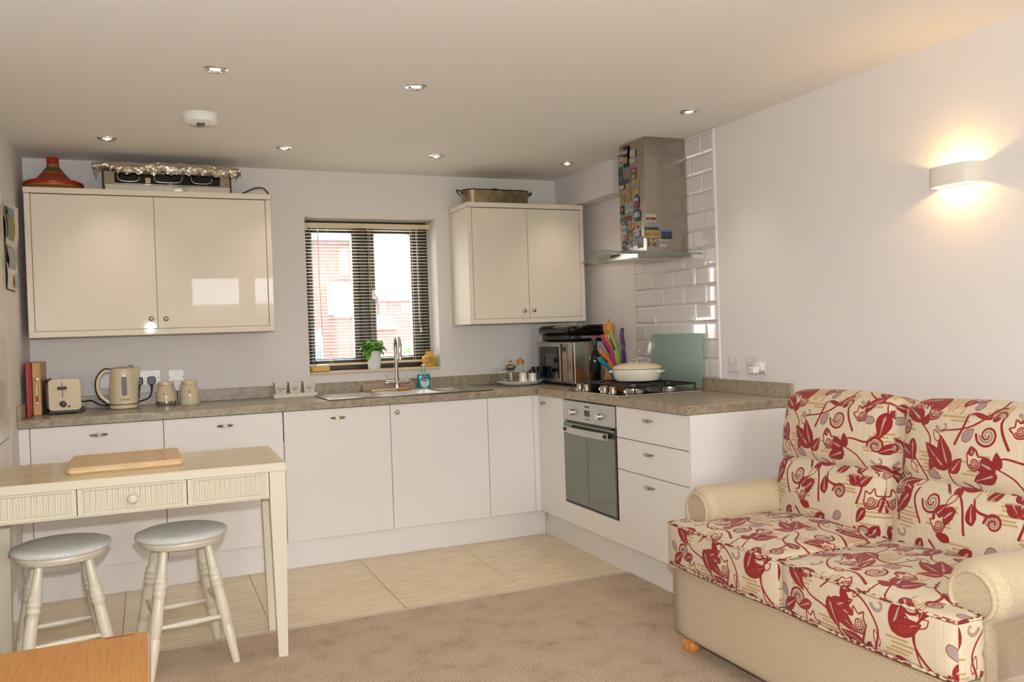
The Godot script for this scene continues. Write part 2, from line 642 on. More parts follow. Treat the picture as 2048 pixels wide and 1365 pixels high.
	mat("tagine_red", rgb(172, 40, 24), 0.3)
	mat("tagine_green", rgb(84, 88, 48), 0.4)
	mat("tagine_clay", rgb(178, 112, 50), 0.4)
	mat("tagine_tan", rgb(160, 110, 60), 0.45)
	mat("cloth_pink", rgb(176, 152, 138), 1.0)
	mat("sponge_yellow", rgb(214, 174, 92), 0.5)
	mat("vase_yellow", rgb(218, 172, 78), 0.25)
	mat("soap_label_blue", rgb(18, 40, 110), 0.3)
	mat("soap_label_white", rgb(206, 226, 230), 0.3)
	mat("soap_label_mauve", rgb(150, 128, 170), 0.3)
	mat("pump_green", rgb(150, 212, 172), 0.3)
	mat("knife_pink", rgb(176, 44, 112), 0.35)
	mat("knife_green", rgb(150, 174, 56), 0.35)
	mat("knife_purple", rgb(66, 40, 84), 0.35)
	mat("knife_teal", rgb(20, 128, 150), 0.35)
	mat("knife_orange", rgb(206, 122, 50), 0.35)
	mat("display_dark", rgb(44, 50, 56), 0.1)
	mat("button_tan", rgb(150, 128, 104), 0.4)
	mat("red_cap", rgb(150, 30, 44), 0.35)
	mat("amber", rgb(170, 40, 20), 0.2)
	mat("paper", rgb(228, 220, 206), 0.8)
	mat("paper_blue", rgb(128, 150, 156), 0.7)
	mat("paper_olive", rgb(150, 146, 84), 0.7)
	mat("paper_grey", rgb(170, 172, 166), 0.7)

# ---- woven print of the sofa cushions: leaves, curled vines, buds and tan dashes on oatmeal cloth
var ink := PackedByteArray()
const IN := 1024

func dot(x: float, y: float, r: float, c: Color) -> void:
	var r2 := r * r
	for j in range(int(floor(y - r)), int(ceil(y + r)) + 1):
		for i in range(int(floor(x - r)), int(ceil(x + r)) + 1):
			var dx := i - x
			var dy := j - y
			if dx * dx + dy * dy <= r2:
				var at := ((posmod(j, IN)) * IN + posmod(i, IN)) * 3
				ink[at] = int(c.r8)
				ink[at + 1] = int(c.g8)
				ink[at + 2] = int(c.b8)

func stroke(pts: Array, w0: float, w1: float, c: Color) -> void:
	var line := curve(pts, 14)
	for k in line.size() - 1:
		var a: Vector2 = line[k]
		var b: Vector2 = line[k + 1]
		var steps := maxi(1, int(a.distance_to(b) / 1.5))
		for s in steps:
			var p := a.lerp(b, float(s) / steps)
			var f := (k + float(s) / steps) / (line.size() - 1)
			dot(p.x, p.y, lerpf(w0, w1, f), c)

func fill(pts: Array, c: Color) -> void:
	var y0 := INF
	var y1 := -INF
	for p in pts:
		y0 = minf(y0, p.y)
		y1 = maxf(y1, p.y)
	for j in range(int(floor(y0)), int(ceil(y1)) + 1):
		var xs := []
		for k in pts.size():
			var a: Vector2 = pts[k]
			var b: Vector2 = pts[(k + 1) % pts.size()]
			if (a.y <= j) != (b.y <= j):
				xs.append(a.x + (j - a.y) / (b.y - a.y) * (b.x - a.x))
		xs.sort()
		for k in range(0, xs.size() - 1, 2):
			for i in range(int(round(xs[k])), int(round(xs[k + 1])) + 1):
				var at := ((posmod(j, IN)) * IN + posmod(i, IN)) * 3
				ink[at] = int(c.r8)
				ink[at + 1] = int(c.g8)
				ink[at + 2] = int(c.b8)

func leaf(at: Vector2, angle: float, long: float, wide: float, bend: float, fill_c: Color, edge: Color, vein := true) -> void:
	var t := Transform2D(angle, at)
	var left := []
	var right := []
	var mid := []
	for k in 13:
		var f := k / 12.0
		var w := wide * pow(sin(PI * pow(f, 0.8)), 0.9)
		var c := Vector2(f * long, bend * sin(PI * f * 0.5) * f)
		mid.append(t * c)
		left.append(t * (c + Vector2(0, w)))
		right.append(t * (c - Vector2(0, w)))
	right.reverse()
	var all := left + right
	fill(all, edge)
	var inner := []
	for p in all:
		inner.append(at.lerp(p, 1.0) + ((t * Vector2(long * 0.5, bend * 0.35)) - p).normalized() * 3.5)
	fill(inner, fill_c)
	if vein:
		var grey := rgb(150, 128, 124)
		stroke([mid[3], mid[6], mid[9]], wide * 0.2, 1.0, grey)
		stroke([mid[2], mid[6], mid[11]], 1.6, 1.2, rgb(222, 190, 160))

func curl(at: Vector2, r: float, turns: float, start: float, dir: float, w: float, c: Color) -> void:
	var pts := []
	var n := int(turns * 10)
	for k in n + 1:
		var f := float(k) / n
		var a := start + dir * f * turns * TAU
		pts.append(at + Vector2(cos(a), sin(a)) * r * (1.0 - 0.88 * f))
	stroke(pts, w, w * 0.55, c)

func bud(at: Vector2, s: float, turn: float) -> void:
	var red := rgb(140, 36, 32)
	var t := Transform2D(turn, at)
	var o := []
	for p in [Vector2(-38, 16), Vector2(-34, -14), Vector2(-40, -34), Vector2(-14, -30), Vector2(6, -56), Vector2(16, -26), Vector2(42, -28), Vector2(34, 0), Vector2(24, 30), Vector2(-8, 42)]:
		o.append(t * (p * s))
	var line := curve(o + [o[0]], 6)
	fill(line, rgb(218, 196, 164))
	stroke([t * (Vector2(20, 26) * s), t * (Vector2(-10, 36) * s), t * (Vector2(-32, 12) * s), t * (Vector2(-22, -16) * s)], 8.0 * s, 3.0, rgb(150, 126, 112))
	stroke(line, 4.0, 4.0, red)
	curl(t * (Vector2(-2, 6) * s), 24.0 * s, 2.2, 0.4, 1.0, 4.2, red)

func floral_print() -> ImageTexture:
	ink.resize(IN * IN * 3)
	var r := RandomNumberGenerator.new()
	r.seed = 5
	var columns := PackedFloat32Array()
	for i in IN:
		columns.append(r.randf_range(-9, 9))
	for j in IN:
		var row := r.randf_range(-4, 4)
		for i in IN:
			var d := columns[i] + row + ((i * 7 + j * 13) % 5) * 2.0
			var at := (j * IN + i) * 3
			ink[at] = int(clampf(206 + d, 0, 255))
			ink[at + 1] = int(clampf(188 + d, 0, 255))
			ink[at + 2] = int(clampf(160 + d, 0, 255))
	var red := rgb(142, 28, 26)
	var deep := rgb(118, 22, 24)
	var tan_c := rgb(176, 134, 84)
	# tan brushed dashes in stepped groups
	for g in [Vector2(70, 60), Vector2(430, 40), Vector2(760, 120), Vector2(150, 300), Vector2(560, 330), Vector2(880, 400), Vector2(60, 560), Vector2(390, 600), Vector2(700, 620), Vector2(930, 730), Vector2(210, 810), Vector2(540, 880), Vector2(800, 930), Vector2(30, 930)]:
		for k in 6:
			var y: float = g.y + k * 21.0 + r.randf_range(-3, 3)
			var x: float = g.x + r.randf_range(-22, 30)
			var wide := r.randf_range(80, 170)
			for s in 11:
				var c := tan_c.lerp(rgb(200, 176, 140), absf(s - 5.0) / 5.5)
				for q in int(wide):
					if r.randf() < 0.78:
						dot(x + q, y + s * 1.3, 0.9, c)
	# grey crescents
	for g in [Vector2(330, 180), Vector2(690, 470), Vector2(120, 720), Vector2(880, 40), Vector2(480, 760)]:
		curl(g, 44.0, 0.62, 0.3, 1.0, 10.0, rgb(158, 138, 126))
	# vines
	for v in [
		[Vector2(30, 420), Vector2(120, 330), Vector2(160, 210), Vector2(260, 130)],
		[Vector2(300, 560), Vector2(360, 430), Vector2(330, 300), Vector2(420, 190), Vector2(560, 150)],
		[Vector2(600, 560), Vector2(560, 420), Vector2(640, 300), Vector2(780, 250), Vector2(920, 130)],
		[Vector2(200, 980), Vector2(180, 860), Vector2(250, 720), Vector2(360, 660)],
		[Vector2(480, 1010), Vector2(520, 860), Vector2(620, 770), Vector2(640, 660)],
		[Vector2(760, 1000), Vector2(820, 880), Vector2(800, 760), Vector2(900, 640), Vector2(1010, 590)],
		[Vector2(920, 1010), Vector2(960, 900), Vector2(1040, 820)],
		[Vector2(60, 1010), Vector2(40, 860), Vector2(90, 760)],
		[Vector2(690, 60), Vector2(640, 130), Vector2(700, 200)],
		[Vector2(400, 300), Vector2(440, 400), Vector2(540, 470), Vector2(700, 500)],
		[Vector2(120, 560), Vector2(200, 620), Vector2(330, 610), Vector2(420, 700)],
		[Vector2(700, 700), Vector2(760, 640), Vector2(770, 540), Vector2(850, 470)],
		[Vector2(20, 120), Vector2(110, 200), Vector2(130, 300), Vector2(90, 440)],
		[Vector2(330, 900), Vector2(430, 880), Vector2(480, 800), Vector2(560, 760)],
	]:
		stroke(v, 7.5, 3.6, red)
	# spirals
	for s in [[Vector2(150, 120), 52.0, 1.0], [Vector2(860, 300), 46.0, -1.0], [Vector2(420, 500), 50.0, 1.0], [Vector2(140, 640), 44.0, -1.0], [Vector2(700, 880), 52.0, 1.0], [Vector2(330, 930), 40.0, -1.0], [Vector2(960, 500), 38.0, 1.0]]:
		curl(s[0], s[1] * 0.8, 1.2, 0.2, s[2], 8.0, rgb(158, 134, 118))
		curl(s[0], s[1] * 1.25, 1.55, 0.0, s[2], 7.0, red)
	# leaves: pairs, trios and single commas
	var leaves := [
		[250, 280, -1.9, 150, 34, 12], [250, 280, -2.6, 130, 34, -14], [232, 262, -3.0, 80, 20, 6],
		[620, 240, 2.4, 150, 36, 16], [630, 235, 2.9, 160, 34, -18], [600, 260, -2.8, 100, 22, 10], [640, 225, 1.9, 120, 30, 10],
		[930, 120, 2.2, 130, 32, 10], [930, 125, 2.9, 110, 26, -12],
		[420, 420, -0.7, 110, 26, 40], [410, 430, -2.2, 50, 16, 6],
		[840, 470, -0.8, 130, 34, 44], [835, 480, -2.3, 60, 18, 8],
		[90, 440, 1.2, 120, 34, 20], [80, 430, 2.4, 70, 20, 10],
		[360, 680, -0.5, 120, 34, 16], [355, 690, 0.5, 110, 30, -12], [350, 670, -1.6, 70, 20, 8],
		[640, 700, -1.4, 140, 34, 20], [646, 706, -0.6, 150, 36, -20], [630, 720, -2.4, 90, 24, 10],
		[1000, 610, 2.6, 120, 30, 12], [1000, 620, 1.7, 130, 34, -14],
		[210, 880, -2.4, 100, 28, 14], [215, 880, -0.8, 90, 26, -10],
		[540, 900, 0.4, 110, 30, 40], [850, 850, 0.7, 120, 32, 30], [850, 845, -0.5, 80, 22, 10],
		[60, 800, -0.6, 90, 26, 30], [960, 960, -0.3, 90, 26, -20], [430, 60, 0.6, 120, 30, 30], [60, 70, 1.0, 96, 26, 20], [180, 400, 0.2, 90, 24, 24], [500, 560, 1.9, 100, 26, -16], [760, 300, 0.3, 84, 22, 10], [300, 780, 2.2, 90, 24, 12], [440, 960, -1.2, 84, 24, -10], [890, 560, 1.4, 96, 26, 18], [720, 640, 0.9, 70, 20, 10], [20, 640, 0.2, 84, 24, 14], [980, 380, -2.7, 96, 26, 16], [520, 240, -1.2, 70, 20, 10], [680, 960, -2.5, 84, 24, 14], [140, 1000, 0.9, 80, 22, 12], [740, 60, 1.0, 90, 24, 20], [560, 40, -0.4, 70, 20, 10],
	]
	for l in leaves:
		leaf(Vector2(l[0], l[1]), l[2], l[3] * 1.32, l[4] * 1.3, l[5] * 1.3, red if r.randf() < 0.75 else rgb(150, 36, 30), deep, l[4] > 21)
	# a few open leaves with grey hearts
	for l in [[560, 540, -2.4, 90, 30, 10], [300, 30, 0.5, 80, 28, 8], [780, 730, 2.7, 90, 30, 10], [160, 500, -0.4, 80, 26, 10], [990, 250, 2.0, 84, 28, 10]]:
		leaf(Vector2(l[0], l[1]), l[2], l[3], l[4], l[5], rgb(158, 136, 130), red, false)
	for b in [[Vector2(450, 300), 1.0, 0.3], [Vector2(770, 400), 0.9, -0.4], [Vector2(960, 820), 1.05, 0.2], [Vector2(480, 640), 0.85, -0.2], [Vector2(260, 460), 0.8, 0.5], [Vector2(110, 950), 0.95, -0.3], [Vector2(640, 985), 0.85, 0.3]]:
		bud(b[0], b[1] * 1.3, b[2])
	# open outlined leaflets
	for o in [[700, 560, -0.9], [330, 380, -1.3], [900, 690, 2.2], [60, 180, 0.7], [480, 190, -2.0], [560, 820, 0.9]]:
		var t := Transform2D(o[2], Vector2(o[0], o[1]))
		stroke([t * Vector2(0, 0), t * Vector2(30, 18), t * Vector2(76, 0), t * Vector2(30, -18), t * Vector2(0, 0)], 3.2, 2.6, red)
	var im := Image.create_from_data(IN, IN, false, Image.FORMAT_RGB8, ink)
	return ImageTexture.create_from_image(im)

# ---------------------------------------------------------------- room shell
func build_shell() -> void:
	var f := setting("floor")
	put("slab", S().box(V(-3.7, -0.2, -0.3), V(0.3, -0.004, ZR + 0.3)), M.grout, f)
	# stone-look tiles, 60 cm, laid straight
	var xs := [-3.42, -2.91, -2.31, -1.71, -1.11, -0.51, 0.0]
	var zs := [0.0, 0.637, 1.237, 1.512]
	for i in xs.size() - 1:
		for j in zs.size() - 1:
			put("tile", S().box(V(xs[i] + 0.0015, -0.0042, zs[j] + 0.0035), V(xs[i + 1] - 0.0015, 0.0, zs[j + 1] - 0.0035), 0.001), M["floor_tile_%d" % ((i * 2 + j) % 3)], f)
	var c := setting("floor_carpet")
	put("carpet", S().box(V(-3.42, -0.0042, 1.524), V(0.0, 0.006, ZR), 0.004), M.carpet, c)
	var t := setting("trim_1")
	put("threshold_strip", S().prism([Vector2(1.500, 0.0005), Vector2(1.536, 0.0065), Vector2(1.530, 0.0085), Vector2(1.512, 0.007)], 0.54, -XL, Transform3D(Basis(V(0, 0, 1), V(0, 1, 0), V(-1, 0, 0)), Vector3.ZERO)), M.threshold_metal, t)
	# back wall round the window opening
	var b := setting("wall_back")
	var x0 := -1.854
	var x1 := -1.010
	var y0 := 1.03
	var y1 := 2.011
	put("wall_surface", S().box(V(-3.7, -0.1, -0.3), V(x0, H + 0.1, 0)).box(V(x1, -0.1, -0.3), V(0.3, H + 0.1, 0)).box(V(x0, -0.1, -0.3), V(x1, y0, 0)).box(V(x0, y1, -0.3), V(x1, H + 0.1, 0)), M.wall_paint, b)
	var r := setting("wall_right")
	put("wall_surface", S().box(V(0, -0.1, -0.3), V(0.25, H + 0.1, ZR + 0.3)), M.wall_paint, r)
	# brick-bond bevelled tiles behind the hob, from the upstand to the ceiling
	put("tile_bed", S().box(V(-0.004, 0.978, 0.800), V(0.0, H, 1.622)), M.tile_grout, r)
	var full := 0.2
	var row := 0
	var y := 0.979
	while y < H - 0.01:
		var top := minf(y + 0.1, H)
		var z := 1.620 - (0.0 if row % 2 == 1 else 0.1)
		var edges := [1.620]
		while z > 0.802:
			if z < 1.615:
				edges.append(z)
			z -= full
		edges.append(0.802)
		for k in edges.size() - 1:
			if edges[k] - edges[k + 1] > 0.02:
				metro_tile(r, y + 0.001, top - 0.001, edges[k + 1] + 0.001, edges[k] - 0.001)
		y += 0.1
		row += 1
	var tt := setting("trim_2")
	put("tile_edge_trim", S().box(V(-0.012, 0.979, 1.621), V(0.0, H, 1.632), 0.003), M.white_trim, tt)
	var bh := setting("wall_bulkhead")
	put("boxing", S().box(V(-0.132, 2.085, 0.0), V(0.0, H + 0.05, 0.782)), M.bulkhead_paint, bh)
	put("end_tile", S().box(V(-0.132, 2.086, 0.782), V(-0.001, H, 0.789), 0.002), M.wall_tile, bh)
	# left wall with the recess of the tall unit
	var l := setting("wall_left")
	put("wall_surface", S().box(V(-3.8, -0.1, -0.3), V(XL, H + 0.1, 0.79)).box(V(-3.8, -0.1, 2.0), V(XL, H + 0.1, ZR + 0.3)).box(V(-4.05, -0.1, 0.6), V(-3.95, H + 0.1, 2.2)).box(V(-3.95, 2.12, 0.79), V(XL, H + 0.1, 2.0)).box(V(-3.95, -0.1, 0.7), V(-3.8, H + 0.1, 0.79)).box(V(-3.95, -0.1, 2.0), V(-3.8, H + 0.1, 2.1)), M.wall_paint, l)
	var bl := setting("baseboard_left")
	put("skirting", S().box(V(XL, 0.0, 2.0), V(XL + 0.014, 0.11, ZR), 0.004), M.white_trim, bl)
	put("skirting", S().box(V(XL, 0.0, 0.60), V(XL + 0.010, 0.09, 0.79), 0.003), M.white_trim, bl)
	var br := setting("baseboard_right")
	put("skirting", S().box(V(-0.014, 0.0, 2.17), V(0.0, 0.11, ZR), 0.004), M.white_trim, br)
	# rear wall behind the photographer, with garden doors
	var w := setting("wall_rear")
	put("wall_surface", S().box(V(-3.7, -0.1, ZR), V(-2.29, H + 0.1, ZR + 0.25)).box(V(-0.35, -0.1, ZR), V(0.3, H + 0.1, ZR + 0.25)).box(V(-2.29, 2.16, ZR), V(-0.35, H + 0.1, ZR + 0.25)).box(V(-2.29, -0.1, ZR), V(-0.35, 0.0, ZR + 0.25)), M.wall_paint, w)
	var d := setting("door_1")
	for k in 2:
		var a: float = [-2.29, -1.495][k]
		var e: float = [-1.495, -0.35][k]
		var st: float = [0.09, 0.105][k]
		var fr := put("door_frame", S().box(V(a, 0.0, ZR + 0.08), V(a + st, 2.16, ZR + 0.15), 0.006).box(V(e - 0.105, 0.0, ZR + 0.08), V(e, 2.16, ZR + 0.15), 0.006).box(V(a + st, 0.0, ZR + 0.08), V(e - 0.105, 0.12, ZR + 0.15), 0.006).box(V(a + st, 2.09, ZR + 0.08), V(e - 0.105, 2.16, ZR + 0.15), 0.006), M.white_trim, d)
		put("pane", S().box(V(a + st, 0.12, ZR + 0.112), V(e - 0.105, 2.09, ZR + 0.116)), M.window_glass, fr)
	var ce := setting("ceiling")
	put("ceiling_surface", S().box(V(-4.1, H, -0.3), V(0.3, H + 0.2, ZR + 0.3)), M.ceiling_paint, ce)

func metro_tile(parent: Node3D, y0: float, y1: float, z0: float, z1: float) -> void:
	# flat centre, sloping bevels of 12 mm
	var s := S()
	var e := 0.0045
	var h := 0.0085
	var bv := 0.011
	var a := [V(-e, y0, z0), V(-e, y0, z1), V(-e, y1, z1), V(-e, y1, z0)]
	var b := [V(-h, y0 + bv, z0 + bv), V(-h, y0 + bv, z1 - bv), V(-h, y1 - bv, z1 - bv), V(-h, y1 - bv, z0 + bv)]
	s.oquad(b[0], b[1], b[2], b[3], V(-1, 0, 0))
	for k in 4:
		var m := (k + 1) % 4
		s.oquad(a[k], a[m], b[m], b[k], V(-1, 0, 0))
		var p: Vector3 = a[k]
		var q: Vector3 = a[m]
		s.oquad(p, q, V(0, q.y, q.z), V(0, p.y, p.z), (p + q) / 2.0 - V(-e, (y0 + y1) / 2, (z0 + z1) / 2))
	put("tile", s, M.wall_tile, parent)

# ---------------------------------------------------------------- kitchen window
func build_window() -> void:
	var zf := -0.20
	var w := setting("window_1", V(-1.432, 1.045, -0.2))
	var x0 := -1.854
	var x1 := -1.010
	var y0 := 1.045
	var y1 := 2.011
	var bar := func(called: String, a: Vector3, b: Vector3) -> Node3D:
		return put(called, S().box(a, b, 0.006), M.frame_brown, w)
	bar.call("frame", V(x0, y0, zf - 0.06), V(x0 + 0.04, y1, zf))
	bar.call("frame", V(x1 - 0.045, y0, zf - 0.06), V(x1, y1, zf))
	bar.call("frame", V(x0 + 0.04, y1 - 0.045, zf - 0.06), V(x1 - 0.045, y1, zf))
	bar.call("frame", V(x0 + 0.04, y0, zf - 0.06), V(x1 - 0.045, y0 + 0.04, zf))
	bar.call("mullion", V(-1.482, y0 + 0.04, zf - 0.06), V(-1.418, y1 - 0.045, zf))
	# two opening lights
	for k in 2:
		var a: float = [x0 + 0.042, -1.417][k]
		var b: float = [-1.483, x1 - 0.047][k]
		var s0 := y0 + 0.042
		var s1 := y1 - 0.047
		var fl: float = [0.032, 0.042][k]
		var fr2: float = [0.042, 0.075][k]
		var sash := put("sash", S().box(V(a, s0, zf - 0.045), V(a + fl, s1, zf + 0.014), 0.006).box(V(b - fr2, s0, zf - 0.045), V(b, s1, zf + 0.014), 0.006).box(V(a + fl, s0, zf - 0.045), V(b - fr2, s0 + 0.035, zf + 0.014), 0.006).box(V(a + fl, s1 - 0.035, zf - 0.045), V(b - fr2, s1, zf + 0.014), 0.006), M.frame_brown, w)
		put("pane", S().box(V(a + fl, s0 + 0.035, zf - 0.02), V(b - fr2, s1 - 0.035, zf - 0.015)), M.window_glass, sash)
	var hd := put("handle", S().box(V(-1.404, 1.50, zf + 0.014), V(-1.380, 1.56, zf + 0.03), 0.004), M.white_plastic, w)
	put("lever", S().tube([V(-1.392, 1.545, zf + 0.034), V(-1.375, 1.50, zf + 0.05), V(-1.368, 1.44, zf + 0.05), V(-1.372, 1.40, zf + 0.048)], [0.009, 0.008, 0.008, 0.006], 8), M.white_plastic, hd)
	put("window_sill", S().box(V(x0, 1.030, -0.26), V(x1, 1.045, 0.012), 0.004), M.sill_board, w)

	var b := thing("venetian_blind", "cream slatted venetian blind lowered and open over the kitchen window", "blind", V(-1.43, 1.95, -0.13))
	put("head_rail", S().box(V(-1.838, 1.958, -0.158), V(-1.015, 1.988, -0.118), 0.003), M.blind_cream, b)
	put("end_cap", S().box(V(-1.020, 1.952, -0.160), V(-1.012, 1.992, -0.112), 0.002), M.blind_cream, b)
	var n := 41
	var xs0 := -1.832
	var xs1 := -1.034
	var slat := S()
	var prof := []
	for k in 5:
		var f := k / 4.0
		prof.append(Vector2((f - 0.5) * 0.024, 0.0022 * (1.0 - pow(2 * f - 1, 2))))
	for k in 4:
		prof.append(Vector2((0.5 - k / 4.0) * 0.024, 0.0022 * (1.0 - pow(1 - 2 * k / 4.0, 2)) - 0.0007))
	prof.append(Vector2(-0.012, -0.0007))
	slat.off = Vector3.ZERO
	slat.prism(prof, 0.0, xs1 - xs0, Transform3D(Basis(V(0, 0.087, 0.996), V(0, 0.996, -0.087), V(-1, 0, 0)), Vector3.ZERO), 0.0)
	var sm := slat.mesh()
	for k in n:
		var o := put("slat", sm, M.blind_slat, b)
		o.position = V(xs1, 1.945 - k * 0.0208, -0.138) - cur
	put("bottom_rail", S().box(V(xs0, 1.078, -0.152), V(xs1, 1.092, -0.124), 0.003), M.blind_cream, b)
	for x in [-1.700, -1.432, -1.150]:
		put("ladder_cord", S().tube([V(x, 1.96, -0.1255), V(x, 1.09, -0.1255)], 0.0011, 5).tube([V(x + 0.012, 1.96, -0.1255), V(x + 0.012, 1.09, -0.1255)], 0.0009, 5), M.cord_white, b)
	put("tilt_wand", S().tube([V(-1.758, 1.95, -0.105), V(-1.757, 1.6, -0.100), V(-1.752, 1.27, -0.098)], 0.0032, 6), M.cord_white, b)
	var cd := put("pull_cord", S().tube([V(-1.108, 1.955, -0.105), V(-1.107, 1.6, -0.102), V(-1.106, 1.34, -0.100), V(-1.100, 1.30, -0.098), V(-1.106, 1.27, -0.098)], 0.0016, 5).tube([V(-1.114, 1.955, -0.105), V(-1.113, 1.6, -0.102), V(-1.110, 1.34, -0.100)], 0.0016, 5), M.cord_white, b)
	put("cord_tassel", S().lathe([Vector2(0, 0), Vector2(0.007, 0.001), Vector2(0.005, 0.022), Vector2(0.002, 0.03), Vector2(0, 0.03)], 10, Transform3D(Basis.IDENTITY, V(-1.102, 1.275, -0.098))), M.blind_cream, cd)

# ---------------------------------------------------------------- what the window looks out on
func build_outside() -> void:
	var g := setting("ground_outside")
	put("yard", S().box(V(-60, -0.4, -120), V(80, -0.25, -0.32)), M.tarmac, g)
	put("lawn", S().box(V(-30, -0.4, ZR + 0.3), V(30, -0.25, 40)), M.hedge_leaf, g)
	# the near brick house
	var slope := Transform3D(Basis(V(0, 0, 1), V(0, 1, 0), V(-1, 0, 0)), Vector3.ZERO)
	var h := thing("brick_house", "two-storey red brick house seen through the window's narrow pane", "house", V(2.0, -0.25, -33))
	put("wall", S().box(V(-5.0, -0.25, -36), V(5.3, 5.15, -30)), M.brick, h)
	var rf := put("roof", S().prism([Vector2(-29.4, 5.15), Vector2(-29.4, 5.3), Vector2(-33, 6.2), Vector2(-36.6, 5.3), Vector2(-36.6, 5.15)], -5.5, 5.3, slope), M.roof_slate, h)
	put("gutter", S().tube([V(-5.2, 5.2, -29.35), V(5.5, 5.2, -29.35)], 0.09, 8), M.gutter, rf)
	var wn := put("window", S().box(V(4.60, 3.73, -30.02), V(5.13, 4.96, -29.94), 0.01), M.outside_wood, h)
	put("window_pane", S().box(V(4.72, 3.88, -29.95), V(5.01, 4.86, -29.92)), M.outside_glass, wn)
	put("string_course", S().box(V(4.50, 3.58, -30.02), V(5.3, 3.68, -29.95)), M.gutter, h)
	var dr := put("door", S().box(V(3.58, -0.25, -30.05), V(3.80, 1.5, -29.95)), M.outside_glass, h)
	put("door_frame", S().box(V(3.52, -0.25, -30.04), V(3.58, 1.58, -29.93)).box(V(3.80, -0.25, -30.04), V(3.86, 1.58, -29.93)), M.pale_render, dr)
	var p := thing("brick_porch", "flat-roofed porch with pale boarding against the near brick house", "porch", V(4.7, -0.25, -29))
	put("boarding", S().box(V(4.1, 2.10, -29.9), V(5.4, 3.40, -28.9)), M.pale_render, p)
	for k in 6:
		put("board", S().box(V(4.09, 2.12 + k * 0.213, -28.9), V(5.4, 2.30 + k * 0.213, -28.87), 0.01), M.pale_render, p)
	put("fascia", S().box(V(4.15, 1.98, -29.9), V(5.5, 2.10, -28.75)), M.gutter, p)
	put("wall", S().box(V(4.28, -0.25, -29.9), V(5.4, 1.98, -29.0)), M.brick, p)
	# terrace further off
	var q := thing("terraced_house", "distant red brick terrace with pale roof seen through the wider pane", "house", V(21, -0.25, -84))
	put("wall", S().box(V(12, -0.25, -88), V(34, 4.8, -80)), M.brick, q)
	var qr := put("roof", S().prism([Vector2(-79.4, 4.8), Vector2(-84, 7.2), Vector2(-88.6, 4.8)], -34.5, -11.5, slope), M.roof_slate, q)
	put("gutter", S().box(V(11.5, 4.68, -79.5), V(34.5, 4.86, -79.2)), M.gutter, qr)
	for a in [[19.5, 4.36, 0.3, 1.03], [21.62, 4.32, 0.3, 0.8], [22.18, 4.31, 0.24, 0.8], [18.2, 4.3, 0.4, 1.0]]:
		var ww := put("window", S().box(V(a[0] - 0.07, a[1] - a[3] - 0.1, -80.05), V(a[0] + a[2] + 0.07, a[1] + 0.08, -79.95)), M.pale_render, q)
		put("window_pane", S().box(V(a[0], a[1] - a[3], -79.96), V(a[0] + a[2], a[1], -79.92)), M.outside_glass, ww)
	var ga := thing("garage", "brick garage with a pale sloping roof in front of the terrace", "garage", V(13.2, -0.25, -56))
	put("wall", S().box(V(12.2, -0.25, -58), V(14.0, 1.55, -55)), M.brick, ga)
	put("roof", S().prism([Vector2(-54.6, 1.55), Vector2(-54.6, 1.66), Vector2(-57, 2.6), Vector2(-58.4, 1.65), Vector2(-58.4, 1.55)], -14.1, -12.0, slope), M.roof_slate, ga)
	# hedges in the yards
	var spots := [["low green hedge beside the garage beyond the window", V(15.3, -0.25, -54), V(1.2, 0.9, 0.8)], ["low green bush before the near brick house", V(4.6, -0.25, -26.5), V(0.7, 0.55, 0.5)], ["pale green bush at the wall of the near brick house", V(3.1, -0.25, -27.5), V(0.5, 0.5, 0.5)]]
	for a in spots:
		var hg := thing("hedge", a[0], "hedge", a[1], "hedges outside the kitchen window")
		var s := S()
		for k in 26:
			var d: Vector3 = V(rng.randf_range(-1, 1), rng.randf_range(0.1, 1), rng.randf_range(-1, 1)) * a[2] * 0.7
			s.ball(a[1] + d, a[2] * rng.randf_range(0.25, 0.42), 8)
		put("foliage", s, M.hedge_leaf, hg)
	# brick house opposite the garden doors
	var o := thing("garden_house", "brick house across the garden beyond the glazed doors", "house", V(-2, -0.25, 27))
	put("wall", S().box(V(-14, -0.25, 25), V(12, 2.0, 29)), M.brick, o)
	put("roof", S().box(V(-14.3, 2.0, 24.7), V(12.3, 2.4, 29.3), 0.05), M.roof_slate, o)

# ---------------------------------------------------------------- base units
func bow_handle(parent: Node3D, at: Vector3, along: Vector3, out: Vector3, long := 0.085) -> void:
	# flat strap that bows out in the middle, ends pinned to the door
	var up := along.cross(out)
	var s := S()
	var pts := []
	var n := 12
	for k in n + 1:
		var f := 2.0 * k / n - 1.0
		var o := 0.020 * (1.0 - pow(absf(f), 2.6)) + 0.003
		pts.append(at + along * f * long / 2.0 + out * o)
	for k in n:
		var f0 := absf(2.0 * k / n - 1.0)
		var f1 := absf(2.0 * (k + 1) / n - 1.0)
		var h0 := 0.0085 * (1.0 - 0.55 * f0 * f0)
		var h1 := 0.0085 * (1.0 - 0.55 * f1 * f1)
		var th := out * 0.0035
		var a: Vector3 = pts[k]
		var b: Vector3 = pts[k + 1]
		s.oquad(a - up * h0, b - up * h1, b + up * h1, a + up * h0, out, 5)
		s.oquad(a - up * h0 - th, b - up * h1 - th, b + up * h1 - th, a + up * h0 - th, -out, 6)
		s.oquad(a + up * h0, b + up * h1, b + up * h1 - th, a + up * h0 - th, up, 7)
		s.oquad(a - up * h0, b - up * h1, b - up * h1 - th, a - up * h0 - th, -up, 8)
	for e in [-1.0, 1.0]:
		s.tube([at + along * e * long * 0.47, at + along * e * long * 0.47 + out * 0.006], 0.004, 8)
	put("handle", s, M.nickel, parent).set_meta("label", "bowed satin nickel handle")

